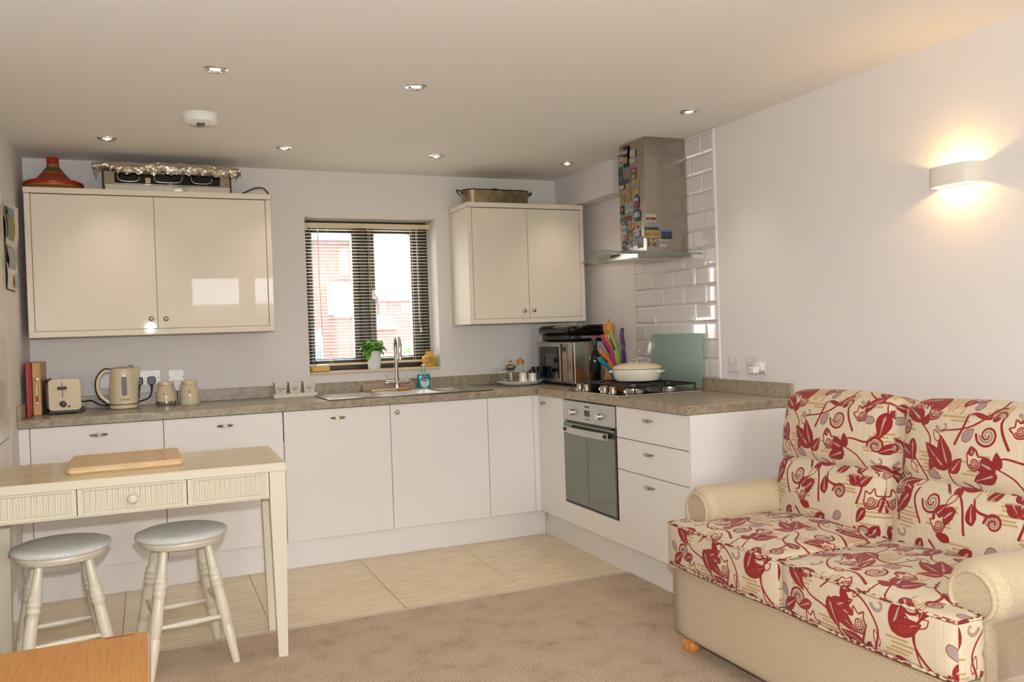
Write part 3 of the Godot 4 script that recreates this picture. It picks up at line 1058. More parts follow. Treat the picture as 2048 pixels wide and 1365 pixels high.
func door_knob(parent: Node3D, at: Vector3, out: Vector3) -> void:
	put("knob", S().lathe([Vector2(0.0, 0.0), Vector2(0.009, 0.0), Vector2(0.0085, 0.003), Vector2(0.005, 0.006), Vector2(0.005, 0.011), Vector2(0.011, 0.015), Vector2(0.0135, 0.020), Vector2(0.0125, 0.025), Vector2(0.008, 0.0285), Vector2(0.0, 0.0295)], 16, lying(out, at)), M.nickel, parent).set_meta("label", "round satin nickel knob")

func build_base_units() -> void:
	var xs := [-3.3056, -2.7053, -2.1076, -1.5117, -0.9167, -0.6185]
	var yb := 0.156
	var yt := 0.866
	var labels := ["white base unit with bowed handle at the left wall, under the toaster", "white base unit with bowed handle under the cream canisters", "white base unit with bowed handle below the sink drainer", "white base unit with round knob below the sink bowl", "narrow plain white base unit in the corner of the worktop"]
	for k in 5:
		var a: float = xs[k]
		var b: float = xs[k + 1]
		var u := thing("base_cabinet", labels[k], "cabinet", V((a + b) / 2, 0.1, 0.29), "base cabinets along the window wall")
		put("carcass", S().box(V(a + 0.001, 0.15, 0.03), V(b - 0.001, 0.868 if k < 2 or k == 4 else 0.70, DF - 0.022)), M.carcass, u)
		var gl := 0.0045 if k == 2 else 0.0015
		var d := put("door", S().box(V(a + gl, yb, DF - 0.019), V(b - 0.0015, yt, DF), 0.0012), M.base_cream, u)
		if k < 3:
			bow_handle(d, V((a + b) / 2 - 0.0, 0.815, DF), V(1, 0, 0), V(0, 0, 1))
		elif k == 3:
			door_knob(d, V(a + 0.036, 0.822, DF), V(0, 0, 1))
	var f := thing("filler_panel", "narrow white filler strip between the wall and the first base unit", "panel", V(-3.33, 0.1, 0.55))
	put("strip", S().box(V(XL + 0.001, 0.15, DF - 0.02), V(-3.3068, yt, DF - 0.001), 0.001), M.base_cream, f)
	f = thing("corner_post", "white corner post joining the two runs of base units", "panel", V(-0.6, 0.1, 0.6))
	put("post", S().box(V(-0.6172, yb, DF - 0.02), V(-DF - 0.0, yt, DF - 0.001), 0.001).box(V(-DF - 0.0, yb, DF - 0.02), V(-DF + 0.02, yt, 0.628), 0.002), M.base_cream, f)
	# right-hand run
	var u := thing("corner_cabinet", "narrow white corner cabinet with round knob beside the oven", "cabinet", V(-0.3, 0.1, 0.77))
	put("carcass", S().box(V(-DF + 0.022, 0.15, 0.60), V(-0.03, 0.868, 0.916)), M.carcass, u)
	var d := put("door", S().box(V(-DF, yb, 0.630), V(-DF + 0.019, yt, 0.9165), 0.0012), M.base_cream, u)
	door_knob(d, V(-DF, 0.822, 0.672), V(-1, 0, 0))
	u = thing("oven_housing", "white oven housing panel under the built-in oven", "cabinet", V(-0.3, 0.1, 1.21))
	put("panel", S().box(V(-DF, yb, 0.9185), V(-DF + 0.019, 0.272, 1.516), 0.0012), M.base_cream, u)
	put("carcass", S().box(V(-DF + 0.022, 0.15, 0.9185), V(-0.03, 0.27, 1.516)), M.carcass, u)
	u = thing("drawer_cabinet", "white three-drawer cabinet at the end of the worktop", "cabinet", V(-0.3, 0.1, 1.83))
	put("carcass", S().box(V(-DF + 0.022, 0.15, 1.519), V(-0.03, 0.868, 2.143)), M.carcass, u)
	var ys := [yb, 0.544, 0.706, yt]
	for k in 3:
		var dd := put("drawer", S().box(V(-DF, ys[k] + 0.002, 1.519), V(-DF + 0.019, ys[k + 1] - 0.002, 2.141), 0.0012), M.base_cream, u)
		bow_handle(dd, V(-DF, [0.494, 0.653, 0.816][k], 1.819), V(0, 0, 1), V(-1, 0, 0))
	u = thing("end_panel", "plain white end panel of the worktop run beside the sofa", "panel", V(-0.3, 0.1, 2.155))
	put("panel", S().box(V(-DF - 0.0, 0.0, 2.143), V(-0.002, yt + 0.002, 2.161), 0.0015), M.base_cream, u)
	# plinths
	u = thing("plinth", "white plinth under the window-wall base units", "plinth", V(-2, 0, 0.53))
	put("board", S().box(V(XL + 0.001, 0.0, 0.518), V(-0.5355, 0.150, 0.536), 0.001), M.base_cream, u)
	u = thing("plinth", "white plinth under the oven and drawers", "plinth", V(-0.53, 0, 1.3))
	put("board", S().box(V(-0.535, 0.0, 0.537), V(-0.517, 0.150, 2.142), 0.001), M.base_cream, u)
	put("wire_hook", S().tube(curve([V(-0.545, 0.152, 0.585), V(-0.547, 0.11, 0.588), V(-0.549, 0.085, 0.597), V(-0.552, 0.11, 0.606), V(-0.555, 0.152, 0.612)], 5), 0.0012, 6), M.nickel, u)

func build_worktop() -> void:
	var w := thing("worktop", "brown-grey stone-effect laminate worktop running round the corner", "worktop", V(-0.6, 0.87, 0.6))
	var t := 0.041
	# L shape with the sink bowl cut out; the front edges rounded
	var s := S()
	var y0 := W - t
	var sl := -1.62
	var sr := -0.98
	s.box(V(-3.354, y0, 0.0), V(sl, W, 0.601), 0.004)
	s.box(V(sl - 0.004, y0, 0.0), V(sr + 0.004, W, 0.13), 0.004)
	s.box(V(sl - 0.004, y0, 0.56), V(sr + 0.004, W, 0.601), 0.004)
	s.box(V(sr, y0, 0.0), V(-0.002, W, 0.601), 0.004)
	s.box(V(-0.601, y0, 0.5935), V(-0.002, W, 2.165), 0.004)
	put("top", s, M.worktop, w)
	var uh := 0.979
	put("upstand", S().box(V(-3.354, W, 0.0), V(-0.002, uh, 0.018), 0.002), M.worktop, w)
	put("upstand", S().box(V(-0.018, W, 0.018), V(-0.0005, uh, 2.165), 0.002), M.worktop, w)
	put("upstand", S().box(V(-3.354, W, 0.018), V(-3.336, uh, 0.600), 0.002), M.worktop, w)

# ---------------------------------------------------------------- wall units
func wall_unit(called: String, label: String, x0: float, x1: float, y0: float, y1: float, zf: float, knobs: Array) -> void:
	var u := thing(called, label, "cabinet", V((x0 + x1) / 2, y0, 0.0), "gloss wall cabinets")
	var t := 0.03
	var ts := 0.028
	put("top_panel", S().box(V(x0 - 0.002, y1 - t, 0.0), V(x1 + 0.002, y1, zf + 0.004), 0.002), M.gloss_cream, u)
	put("bottom_panel", S().box(V(x0, y0, 0.0), V(x1, y0 + t, zf + 0.001), 0.002), M.gloss_cream, u)
	put("side_panel", S().box(V(x0, y0 + t, 0.0), V(x0 + ts, y1 - t - 0.002, zf), 0.002), M.gloss_cream, u)
	put("side_panel", S().box(V(x1 - ts, y0 + t, 0.0), V(x1, y1 - t - 0.002, zf), 0.002), M.gloss_cream, u)
	put("carcass", S().box(V(x0 + ts, y0 + t, 0.0), V(x1 - ts, y1 - t - 0.002, zf - 0.024)), M.carcass, u)
	var mid := (x0 + x1) / 2
	for k in 2:
		var a := x0 + ts + 0.0025 if k == 0 else mid + 0.0015
		var b := mid - 0.0015 if k == 0 else x1 - ts - 0.0025
		var d := put("door", S().box(V(a, y0 + t + 0.0025, zf - 0.020), V(b, y1 - t - 0.0045, zf - 0.001), 0.0014), M.gloss_cream, u)
		door_knob(d, V(knobs[k].x, knobs[k].y, zf - 0.001), V(0, 0, 1))

func build_wall_units() -> void:
	wall_unit("wall_cabinet", "wide two-door gloss cream wall cabinet above the toaster and kettle", -3.318, -2.101, 1.3083, 2.0799, 0.352, [Vector2(-2.741, 1.393), Vector2(-2.669, 1.391)])
	wall_unit("wall_cabinet", "smaller two-door gloss cream wall cabinet above the microwave corner", -0.917, -0.104, 1.312, 2.0748, 0.345, [Vector2(-0.553, 1.389), Vector2(-0.486, 1.391)])

# ---------------------------------------------------------------- oven, hob, hood
func build_oven() -> void:
	var o := thing("built_in_oven", "stainless steel built-in oven with mirrored glass door under the hob", "oven", V(-0.3, 0.28, 1.215))
	var z0 := 0.921
	var z1 := 1.514
	put("body", S().box(V(-0.556, 0.277, z0 + 0.004), V(-0.05, 0.862, z1 - 0.004)), M.black_plastic, o)
	var c := put("control_panel", S().box(V(-0.586, 0.748, z0), V(-0.556, 0.861, z1 - 0.004), 0.002), M.oven_steel, o)
	var face := -0.586
	for z in [1.055, 1.362]:
		var k := put("knob", S().lathe([Vector2(0.0, 0.0), Vector2(0.022, 0.0), Vector2(0.021, 0.006), Vector2(0.0185, 0.008), Vector2(0.0175, 0.024), Vector2(0.016, 0.026), Vector2(0.0, 0.026)], 24, lying(V(-1, 0, 0), V(face, 0.798, z))), M.chrome, o)
		put("grip", S().box(V(face - 0.031, 0.782, z - 0.004), V(face - 0.025, 0.814, z + 0.004), 0.0015), M.chrome, k)
	var d := put("display", S().box(V(face - 0.001, 0.785, 1.183), V(face + 0.002, 0.818, 1.243), 0.0004), M.display_dark, o)
	for z in [1.193, 1.213, 1.233]:
		put("button", S().lathe([Vector2(0.0, 0.0), Vector2(0.0045, 0.0), Vector2(0.004, 0.002), Vector2(0.0, 0.0022)], 12, lying(V(-1, 0, 0), V(face, 0.770, z))), M.grey_plastic, o)
	words("brand_lettering", "Hotpoint", 0.010, M.print_black, o, Transform3D(facing_left(Vector3.ZERO).basis, V(face - 0.0004, 0.838, 1.213) - cur), 0.0004, false, 700)
	for z in [1.055, 1.362]:
		words("dial_mark", "0", 0.007, M.print_grey, o, Transform3D(facing_left(Vector3.ZERO).basis, V(face - 0.0004, 0.829, z) - cur), 0.0004)
		for k in 5:
			var a := deg_to_rad(35 + k * 27.5)
			put("dial_mark", S().box(V(face - 0.0006, 0.798 + sin(a) * 0.027 - 0.0012, z + cos(a) * 0.027 - 0.0012), V(face, 0.798 + sin(a) * 0.027 + 0.0012, z + cos(a) * 0.027 + 0.0012)), M.print_grey, o)
	# air slot under the panel, glass door, towel-rail handle
	put("vent_slot", S().box(V(-0.574, 0.736, z0 + 0.03), V(-0.556, 0.748, z1 - 0.05)), M.black_gloss, o)
	var g := put("door", S().box(V(-0.584, 0.286, z0 + 0.001), V(-0.558, 0.735, z1 - 0.014), 0.002), M.oven_glass, o)
	put("door_edge", S().box(V(-0.583, 0.277, z1 - 0.014), V(-0.558, 0.745, z1 - 0.001)).box(V(-0.583, 0.277, z0 + 0.001), V(-0.558, 0.286, z1 - 0.014)), M.black_gloss, o)
	var hs := S()
	var pts := []
	for k in 13:
		var f := 2.0 * k / 12 - 1.0
		pts.append([V(-0.614 - 0.012 * (1.0 - f * f), 0.700, 1.226 + f * 0.241), 0.0])
	for k in 12:
		var a: Vector3 = pts[k][0]
		var b: Vector3 = pts[k + 1][0]
		var u := V(0, 0.017, 0)
		var t := V(0.010, 0, 0)
		hs.oquad(a - u, b - u, b + u, a + u, V(-1, 0, 0), 3)
		hs.oquad(a - u + t, b - u + t, b + u + t, a + u + t, V(1, 0, 0), 4)
		hs.oquad(a + u, b + u, b + u + t, a + u + t, V(0, 1, 0), 5)
		hs.oquad(a - u, b - u, b - u + t, a - u + t, V(0, -1, 0), 6)
	for e in [pts[0][0], pts[12][0]]:
		hs.oquad(e - V(0, 0.017, 0), e + V(0, 0.017, 0), e + V(0.010, 0.017, 0), e + V(0.010, -0.017, 0), V(0, 0, e.z - 1.2))
	var h := put("handle", hs, M.oven_steel, o)
	for z in [1.000, 1.452]:
		put("handle_bracket", S().box(V(-0.622, 0.692, z - 0.012), V(-0.583, 0.712, z + 0.012), 0.003), M.black_gloss, h)

func build_hob() -> void:
	var o := thing("gas_hob", "black four-burner gas hob with steel trim set into the worktop", "hob", V(-0.33, W, 1.26))
	var x0 := -0.585
	var x1 := -0.080
	var z0 := 0.965
	var z1 := 1.560
	put("steel_edge", S().box(V(x0, W + 0.0005, z0), V(x1, W + 0.008, z1), 0.003), M.chrome, o)
	put("plate", S().box(V(x0 + 0.008, W + 0.006, z0 + 0.008), V(x1 - 0.008, W + 0.0105, z1 - 0.008), 0.002), M.black_gloss, o)
	var y := W + 0.0105
	for z in [1.015, 1.095, 1.300, 1.385]:
		var k := put("knob", S().lathe([Vector2(0.0, 0.0), Vector2(0.021, 0.0), Vector2(0.020, 0.006), Vector2(0.017, 0.009), Vector2(0.016, 0.028), Vector2(0.014, 0.031), Vector2(0.0, 0.031)], 20, Transform3D(Basis.IDENTITY, V(-0.520, y, z))), M.nickel, o)
		put("grip", S().box(V(-0.538, y + 0.012, z - 0.004), V(-0.502, y + 0.034, z + 0.004), 0.002), M.nickel, k)
	var spots := [V(-0.40, y, 1.10), V(-0.19, y, 1.10), V(-0.40, y, 1.40), V(-0.19, y, 1.42)]
	var radii := [0.034, 0.042, 0.046, 0.036]
	for k in 4:
		var r: float = radii[k]
		var b := put("burner", S().lathe([Vector2(0.0, 0.0), Vector2(r * 1.25, 0.0), Vector2(r * 1.2, 0.006), Vector2(r, 0.010), Vector2(r * 0.98, 0.018), Vector2(0, 0.018)], 24, Transform3D(Basis.IDENTITY, spots[k])), M.steel, o)
		put("burner_cap", S().lathe([Vector2(0.0, 0.018), Vector2(r * 0.92, 0.018), Vector2(r * 0.94, 0.023), Vector2(r * 0.85, 0.026), Vector2(0, 0.0265)], 24, Transform3D(Basis.IDENTITY, spots[k])), M.black_iron, b)
	# two cast pan supports, each over a pair of burners
	for p in [[0.985, 1.245], [1.265, 1.535]]:
		var a: float = p[0]
		var b: float = p[1]
		var yt := y + 0.037
		var s := S()
		var ring := [V(-0.475, yt, a), V(-0.475, yt, b), V(-0.105, yt, b), V(-0.105, yt, a)]
		for k in 4:
			var f: Vector3 = ring[k]
			var t: Vector3 = ring[(k + 1) % 4]
			s.tube([f, t], 0.0048, 6)
			s.tube([V(f.x, y, f.z), f], 0.0048, 6)
		var m := (a + b) / 2
		for x in [-0.40, -0.19]:
			for d in [V(1, 0, 0), V(-1, 0, 0), V(0, 0, 1), V(0, 0, -1)]:
				var out := 0.075 if d.z == 0.0 else (b - a) / 2
				s.tube([V(x, yt + 0.003, m) + d * 0.022, V(x, yt + 0.003, m) + d * 0.05, V(x, yt, m) + d * out], [0.004, 0.0046, 0.0046], 6)
		s.tube([V(-0.295, yt, a), V(-0.295, yt, b)], 0.0046, 6)
		put("pan_support", s, M.black_iron, o)

func build_hood() -> void:
	var o := thing("cooker_hood", "stainless steel chimney cooker hood with curved glass canopy", "cooker hood", V(-0.2, 1.64, 1.24))
	# chimney in two telescoped sleeves
	put("chimney", S().box(V(-0.276, 1.648, 1.108), V(-0.0095, 2.200, 1.376), 0.002), M.hood_steel, o)
	put("chimney_sleeve", S().box(V(-0.272, 2.198, 1.112), V(-0.0095, H - 0.001, 1.372), 0.002), M.hood_steel, o)
	# glass canopy, arched across its width
	var zc := 1.19
	var hw := 0.312
	var n := 24
	var s := S()
	var arch := func(f: float) -> float:
		return 1.652 + 0.040 * (0.5 + 0.5 * cos(PI * clampf(f, -1, 1)))
	var front := func(f: float) -> float:
		return -0.408 - 0.05 * (1.0 - f * f)
	var th := 0.006
	for k in n:
		var f0 := 2.0 * k / n - 1.0
		var f1 := 2.0 * (k + 1) / n - 1.0
		var a := V(front.call(f0), arch.call(f0), zc + f0 * hw)
		var b := V(front.call(f1), arch.call(f1), zc + f1 * hw)
		var c := V(-0.012, b.y, b.z)
		var d := V(-0.012, a.y, a.z)
		var dn := V(0, -th, 0)
		s.oquad(a, b, c, d, V(0, 1, 0), 3)
		s.oquad(a + dn, b + dn, c + dn, d + dn, V(0, -1, 0), 4)
		s.oquad(a, b, b + dn, a + dn, V(-1, 0, 0), 5)
		s.oquad(d, c, c + dn, d + dn, V(1, 0, 0), 6)
		if k == 0:
			s.oquad(a, d, d + dn, a + dn, V(0, 0, -1))
		if k == n - 1:
			s.oquad(b, c, c + dn, b + dn, V(0, 0, 1))
	put("glass_canopy", s, M.hood_glass, o)
	# polished rim that shows green
	var rim := []
	for k in n + 1:
		var f := 2.0 * k / n - 1.0
		rim.append(V(front.call(f) - 0.0005, arch.call(f) - th / 2, zc + f * hw))
	var rs := S()
	rs.tube(rim, 0.0034, 6)
	rs.tube([rim[-1], V(-0.012, rim[-1].y, rim[-1].z + 0.0005)], 0.0034, 6)
	put("glass_rim", rs, M.hood_glass_edge, o)
	# motor body below the glass: curved top, flat base with filters
	var bs := S()
	var zb0 := 0.955
	var zb1 := 1.402
	for k in n:
		var f0 := 2.0 * k / n - 1.0
		var f1 := 2.0 * (k + 1) / n - 1.0
		var za := lerpf(zb0, zb1, (f0 + 1) / 2)
		var zb := lerpf(zb0, zb1, (f1 + 1) / 2)
		var ya: float = arch.call((za - zc) / hw) - th - 0.001
		var yb: float = arch.call((zb - zc) / hw) - th - 0.001
		var xa := -0.352
		var lo := 1.638
		bs.oquad(V(xa, lo, za), V(xa, lo, zb), V(xa, yb, zb), V(xa, ya, za), V(-1, 0, 0))
		bs.oquad(V(xa, ya, za), V(xa, yb, zb), V(-0.01, yb, zb), V(-0.01, ya, za), V(0, 1, 0), 4)
		if k == 0:
			bs.oquad(V(xa, lo, za), V(xa, ya, za), V(-0.01, ya, za), V(-0.01, lo, za), V(0, 0, -1))
		if k == n - 1:
			bs.oquad(V(xa, lo, zb), V(xa, yb, zb), V(-0.01, yb, zb), V(-0.01, lo, zb), V(0, 0, 1))
	bs.oquad(V(-0.352, 1.638, zb0), V(-0.352, 1.638, zb1), V(-0.01, 1.638, zb1), V(-0.01, 1.638, zb0), V(0, -1, 0))
	put("body", bs, M.hood_steel, o)
	for k in 2:
		put("grease_filter", S().box(V(-0.33, 1.634, zb0 + 0.02 + k * 0.21), V(-0.04, 1.638, zb0 + 0.21 + k * 0.21), 0.001), M.steel, o)
	for k in 6:
		var z := 1.120 + k * 0.018
		put("button", S().prism([Vector2(-0.004, -0.008), Vector2(0.002, -0.008), Vector2(0.007, 0.0), Vector2(0.002, 0.008), Vector2(-0.004, 0.008), Vector2(0.001, 0.0)], 0.0, 0.003, facing_left(V(-0.352, 1.664, z))), M.black_plastic, o)

# ---------------------------------------------------------------- sofa
func build_sofa() -> void:
	var o := thing("sofa", "two-seat sofa with beige chenille frame and red leaf-print cushions", "sofa", V(-0.5, 0.0, 3.145))
	var zc := 3.145
	put("base", S().cushion(V(-0.912, 0.065, 2.478), V(-0.09, 0.338, 3.812), 0.018, V(0.006, 0, 0), 10), M.sofa_chenille, o)
	put("base_piping", S().tube([V(-0.914, 0.330, 2.484), V(-0.914, 0.330, 3.806)], 0.005, 8).tube([V(-0.906, 0.332, 2.478), V(-0.20, 0.332, 2.478)], 0.005, 8), M.sofa_chenille, o)
	for x in [-0.862, -0.15]:
		for z in [2.53, 3.76]:
			put("bun_foot", S().lathe([Vector2(0.0, 0.007), Vector2(0.030, 0.007), Vector2(0.036, 0.015), Vector2(0.038, 0.028), Vector2(0.032, 0.042), Vector2(0.024, 0.048), Vector2(0.028, 0.056), Vector2(0.028, 0.068), Vector2(0, 0.068)], 20, Transform3D(Basis.IDENTITY, V(x, 0, z))), M.foot_wood, o)
	# scroll arms: a rolled top on an upright panel
	for side in [-1.0, 1.0]:
		var za: float = zc + side * 0.594
		var a := S()
		# upright, slightly in from the roll
		var post := []
		var n := 26
		var yc := 0.555
		var r := 0.086
		# outline of the arm in section: roll with the panel below it
		for k in n + 1:
			var t := deg_to_rad(-62.0 + (304.0) * k / n)
			post.append(Vector2(cos(t) * r, yc + sin(t) * r))
		post.append(Vector2(-0.040, 0.455))
		post.append(Vector2(-0.040, 0.30))
		post.append(Vector2(0.040, 0.30))
		post.append(Vector2(0.040, 0.455))
		var sec := Transform3D(Basis(V(0, 0, 1), V(0, 1, 0), V(-1, 0, 0)), V(0, 0, za))
		a.prism(post, 0.14, 0.800, sec, 0.0, true)
		# the front edge rolls over to the facing
		var steps := [[0.800, 0.0], [0.814, 0.003], [0.824, 0.009], [0.830, 0.018], [0.832, 0.030]]
		a.group += 1
		for q in steps.size() - 1:
			for w in post.size():
				var e := (w + 1) % post.size()
				var in_ := func(p: Vector2, by: float) -> Vector2:
					var mid := Vector2(0, yc) if p.y > 0.47 else Vector2(0, p.y)
					return p + (mid - p).normalized() * by
				var p0: Vector2 = in_.call(post[w], steps[q][1])
				var p1: Vector2 = in_.call(post[e], steps[q][1])
				var p2: Vector2 = in_.call(post[e], steps[q + 1][1])
				var p3: Vector2 = in_.call(post[w], steps[q + 1][1])
				a.quad(sec * V(p0.x, p0.y, steps[q][0]), sec * V(p1.x, p1.y, steps[q][0]), sec * V(p2.x, p2.y, steps[q + 1][0]), sec * V(p3.x, p3.y, steps[q + 1][0]), a.group)
		a.group += 1
		var arm := put("arm", a, M.sofa_chenille, o)
		# facing panel with piped border: disc above, strip below
		var fpost := []
		var r2 := 0.064
		for k in n + 1:
			var t := deg_to_rad(-65.0 + 310.0 * k / n)
			fpost.append(Vector2(cos(t) * r2, yc - 0.006 + sin(t) * r2))
		fpost.append(Vector2(-0.026, 0.46))
		fpost.append(Vector2(-0.026, 0.31))
		fpost.append(Vector2(0.026, 0.31))
		fpost.append(Vector2(0.026, 0.46))
		put("arm_facing", S().prism(fpost, 0.81, 0.834, sec, 0.001), M.sofa_chenille, arm)
		var edge := []
		for p in fpost:
			edge.append(sec * Vector3(p.x, p.y, 0.836))
		put("facing_piping", S().tube(edge, 0.0068, 8, false, 1.0, V(1, 0, 0), true), M.sofa_chenille, arm)
	# outer back with rounded top corners
	var bt := Transform3D(Basis(V(0, 0, 1), V(0, 1, 0), V(-1, 0, 0)), V(0, 0, zc))
	put("back_frame", S().prism(rounded(1.352, 0.60, 0.07, 6, Vector2(0, 0.59)), 0.075, 0.345, bt, 0.014), M.sofa_chenille, o)
	# loose cushions: two seats, two lumbar, two head
	for k in 2:
		var z0: float = [2.520, 3.152][k]
		var z1: float = [3.140, 3.792][k]
		var zi0: float = [2.597, 3.152][k]
		var zi1: float = [3.140, 3.694][k]
		# seat: wide nose in front of the arm, narrower behind
		var s := S()
		s.cushion(V(-0.955, 0.352, z0), V(-0.852, 0.520, z1), 0.022, V(0.012, 0.0, 0.0), 12)
		s.cushion(V(-0.945, 0.352, zi0), V(-0.36, 0.522, zi1), 0.020, V(0.0, 0.028, 0.0), 12)
		var seat := put("seat_cushion", s, M.sofa_print, o)
		var yk := 0.512
		var loop := [V(-0.951, yk, z0 + 0.004), V(-0.951, yk, z1 - 0.004), V(-0.860, yk, z1 - 0.004), V(-0.850, yk, zi1 - 0.002), V(-0.42, yk, zi1 - 0.002), V(-0.42, yk, zi0 + 0.002), V(-0.850, yk, zi0 + 0.002), V(-0.860, yk, z0 + 0.004)]
		var line := []
		for q in loop.size():
			for w in 6:
				var f := w / 6.0
				var p: Vector3 = loop[q].lerp(loop[(q + 1) % loop.size()], f)
				line.append(p + (V(-0.010, 0, 0) * sin(PI * f) if q == 0 else Vector3.ZERO))
		put("seat_piping", S().tube(line, 0.0048, 6, false, 1.0, Vector3.UP, true), M.sofa_piping, seat)
		var low := []
		for w in 9:
			var f := w / 8.0
			low.append(V(-0.953 - 0.010 * sin(PI * f), 0.362, lerpf(z0 + 0.004, z1 - 0.004, f)))
		put("seat_piping", S().tube(low, 0.0048, 6), M.sofa_piping, seat)
		# lower back cushion leans back a little
		var lean := Basis(V(0, 0, 1), deg_to_rad(-9.0))
		var b0: float = [2.570, 3.146][k]
		var b1: float = [3.134, 3.720][k]
		var lt := Transform3D(lean, V(-0.400, 0.600, 0))
		put("lumbar_cushion", S().cushion(V(-0.085, -0.145, b0), V(0.085, 0.135, b1), 0.055, V(0.035, 0.014, 0.01), 12, lt), M.sofa_print, o)
		var hz0: float = [2.552, 3.140][k]
		var hz1: float = [3.128, 3.745][k]
		var ht := Transform3D(lean, V(-0.330, 0.845, 0))
		var hc := put("head_cushion", S().cushion(V(-0.095, -0.150, hz0), V(0.095, 0.140, hz1), 0.062, V(0.04, 0.018, 0.012), 12, ht), M.sofa_print, o)
		var hl := []
		var hp := rounded(hz1 - hz0 - 0.012, 0.285, 0.05, 5, Vector2((hz0 + hz1) / 2, -0.005))
		for p in hp:
			hl.append(ht * V(0.058, p.y, p.x))
		put("head_piping", S().tube(hl, 0.0045, 6, false, 1.0, V(1, 0, 0), true), M.sofa_piping, hc)

# ---------------------------------------------------------------- console table, stools
func build_table() -> void:
	var o := thing("console_table", "cream painted console table with reeded drawer fronts beside the stools", "table", V(-2.28, 0.0, 1.85), "", deg_to_rad(-1.0), true)
	# local frame: x from the right end to the left wall (negative), z from the front edge back (negative)
	var L := -1.068
	var top := 0.778
	put("top", S().box(V(L, top - 0.032, -0.575), V(0.0, top, 0.0), 0.005), M.cream_top, o)
	put("top_edge", S().box(V(L, top - 0.0325, -0.004), V(0.001, top - 0.001, 0.0015), 0.001), M.cream_paint, o)
	var ya := 0.640
	var yb := 0.745
	for x in [[-0.002, -0.063], [L + 0.063, L + 0.002]]:
		for z in [[-0.004, -0.065], [-0.395, -0.34]]:
			var s := S()
			var xm: float = (x[0] + x[1]) / 2
			var zm: float = (z[0] + z[1]) / 2
			var hx := absf(x[1] - x[0]) / 2
			var rings := []
			for q in [[yb, 1.0], [ya - 0.03, 1.0], [0.0, 0.58]]:
				var w: float = q[1]
				rings.append([V(xm - hx * w, q[0], zm - hx * w), V(xm + hx * w, q[0], zm - hx * w), V(xm + hx * w, q[0], zm + hx * w), V(xm - hx * w, q[0], zm + hx * w)])
			for k in 2:
				for m in 4:
					var e := (m + 1) % 4
					s.oquad(rings[k][m], rings[k][e], rings[k + 1][e], rings[k + 1][m], (rings[k][m] + rings[k][e]) / 2 - V(xm, rings[k][m].y, zm))
			s.oquad(rings[2][0], rings[2][1], rings[2][2], rings[2][3], V(0, -1, 0))
			put("leg", s, M.cream_paint, o)
	# aprons
	put("apron", S().box(V(L + 0.06, ya + 0.004, -0.39), V(-0.06, yb, -0.37)), M.cream_paint, o)
	put("apron", S().box(V(-0.055, ya + 0.004, -0.345), V(-0.012, yb, -0.06)), M.cream_paint, o)
	put("apron", S().box(V(L + 0.012, ya + 0.004, -0.345), V(L + 0.055, yb, -0.06)), M.cream_paint, o)
	put("bottom_rail", S().box(V(L + 0.06, ya, -0.37), V(-0.064, ya + 0.006, -0.012)), M.cream_paint, o)
	# reeded fronts: one drawer with a knob between two fixed panels
	var xs := [-0.064, -0.366, -0.740, L + 0.064]
	for k in 3:
		var b: float = xs[k] - 0.0015
		var a: float = xs[k + 1] + 0.0015
		var p := put("drawer" if k == 1 else "front_panel", S().box(V(a, ya + 0.006, -0.030), V(b, yb - 0.001, -0.012), 0.002), M.cream_paint, o)
		var f := S()
		f.box(V(a, ya + 0.006, -0.012), V(a + 0.016, yb - 0.001, -0.006), 0.0015).box(V(b - 0.016, ya + 0.006, -0.012), V(b, yb - 0.001, -0.006), 0.0015)
		f.box(V(a + 0.016, ya + 0.006, -0.012), V(b - 0.016, ya + 0.017, -0.006), 0.0015).box(V(a + 0.016, yb - 0.010, -0.012), V(b - 0.016, yb - 0.001, -0.006), 0.0015)
		put("drawer_border", f, M.cream_paint, p)
		var count := int((b - a - 0.036) / 0.0182)
		for q in count:
			var x := a + 0.018 + (b - a - 0.036) * (q + 0.5) / count
			put("reed", S().tube([V(x, ya + 0.018, -0.0125), V(x, yb - 0.011, -0.0125)], 0.0068, 10), M.cream_paint, p)
		if k == 1:
			put("knob", S().lathe([Vector2(0, 0), Vector2(0.010, 0), Vector2(0.008, 0.006), Vector2(0.010, 0.010), Vector2(0.0175, 0.018), Vector2(0.0185, 0.026), Vector2(0.015, 0.034), Vector2(0.007, 0.038), Vector2(0, 0.0385)], 18, lying(V(0, 0, 1), V((a + b) / 2, 0.695, -0.006))), M.cream_paint, p)
	# chopping board lying on it, grooved across near one end
	var cb := thing("chopping_board", "pale wooden chopping board lying on the cream console table", "board", V(-2.860, top, 1.49), "", deg_to_rad(1.0), true)
	var out := rounded(0.415, 0.40, 0.028, 5)
	put("slab", S().prism(out, 0.0, 0.026, Transform3D(Basis(V(1, 0, 0), V(0, 0, -1), V(0, 1, 0)), Vector3.ZERO), 0.007), M.board_wood, cb)
	put("breadboard_end", S().box(V(0.135, 0.0262, -0.165), V(0.137, 0.0265, 0.16)).box(V(-0.150, 0.0262, -0.165), V(-0.148, 0.0265, 0.16)), M.side_wood, cb)

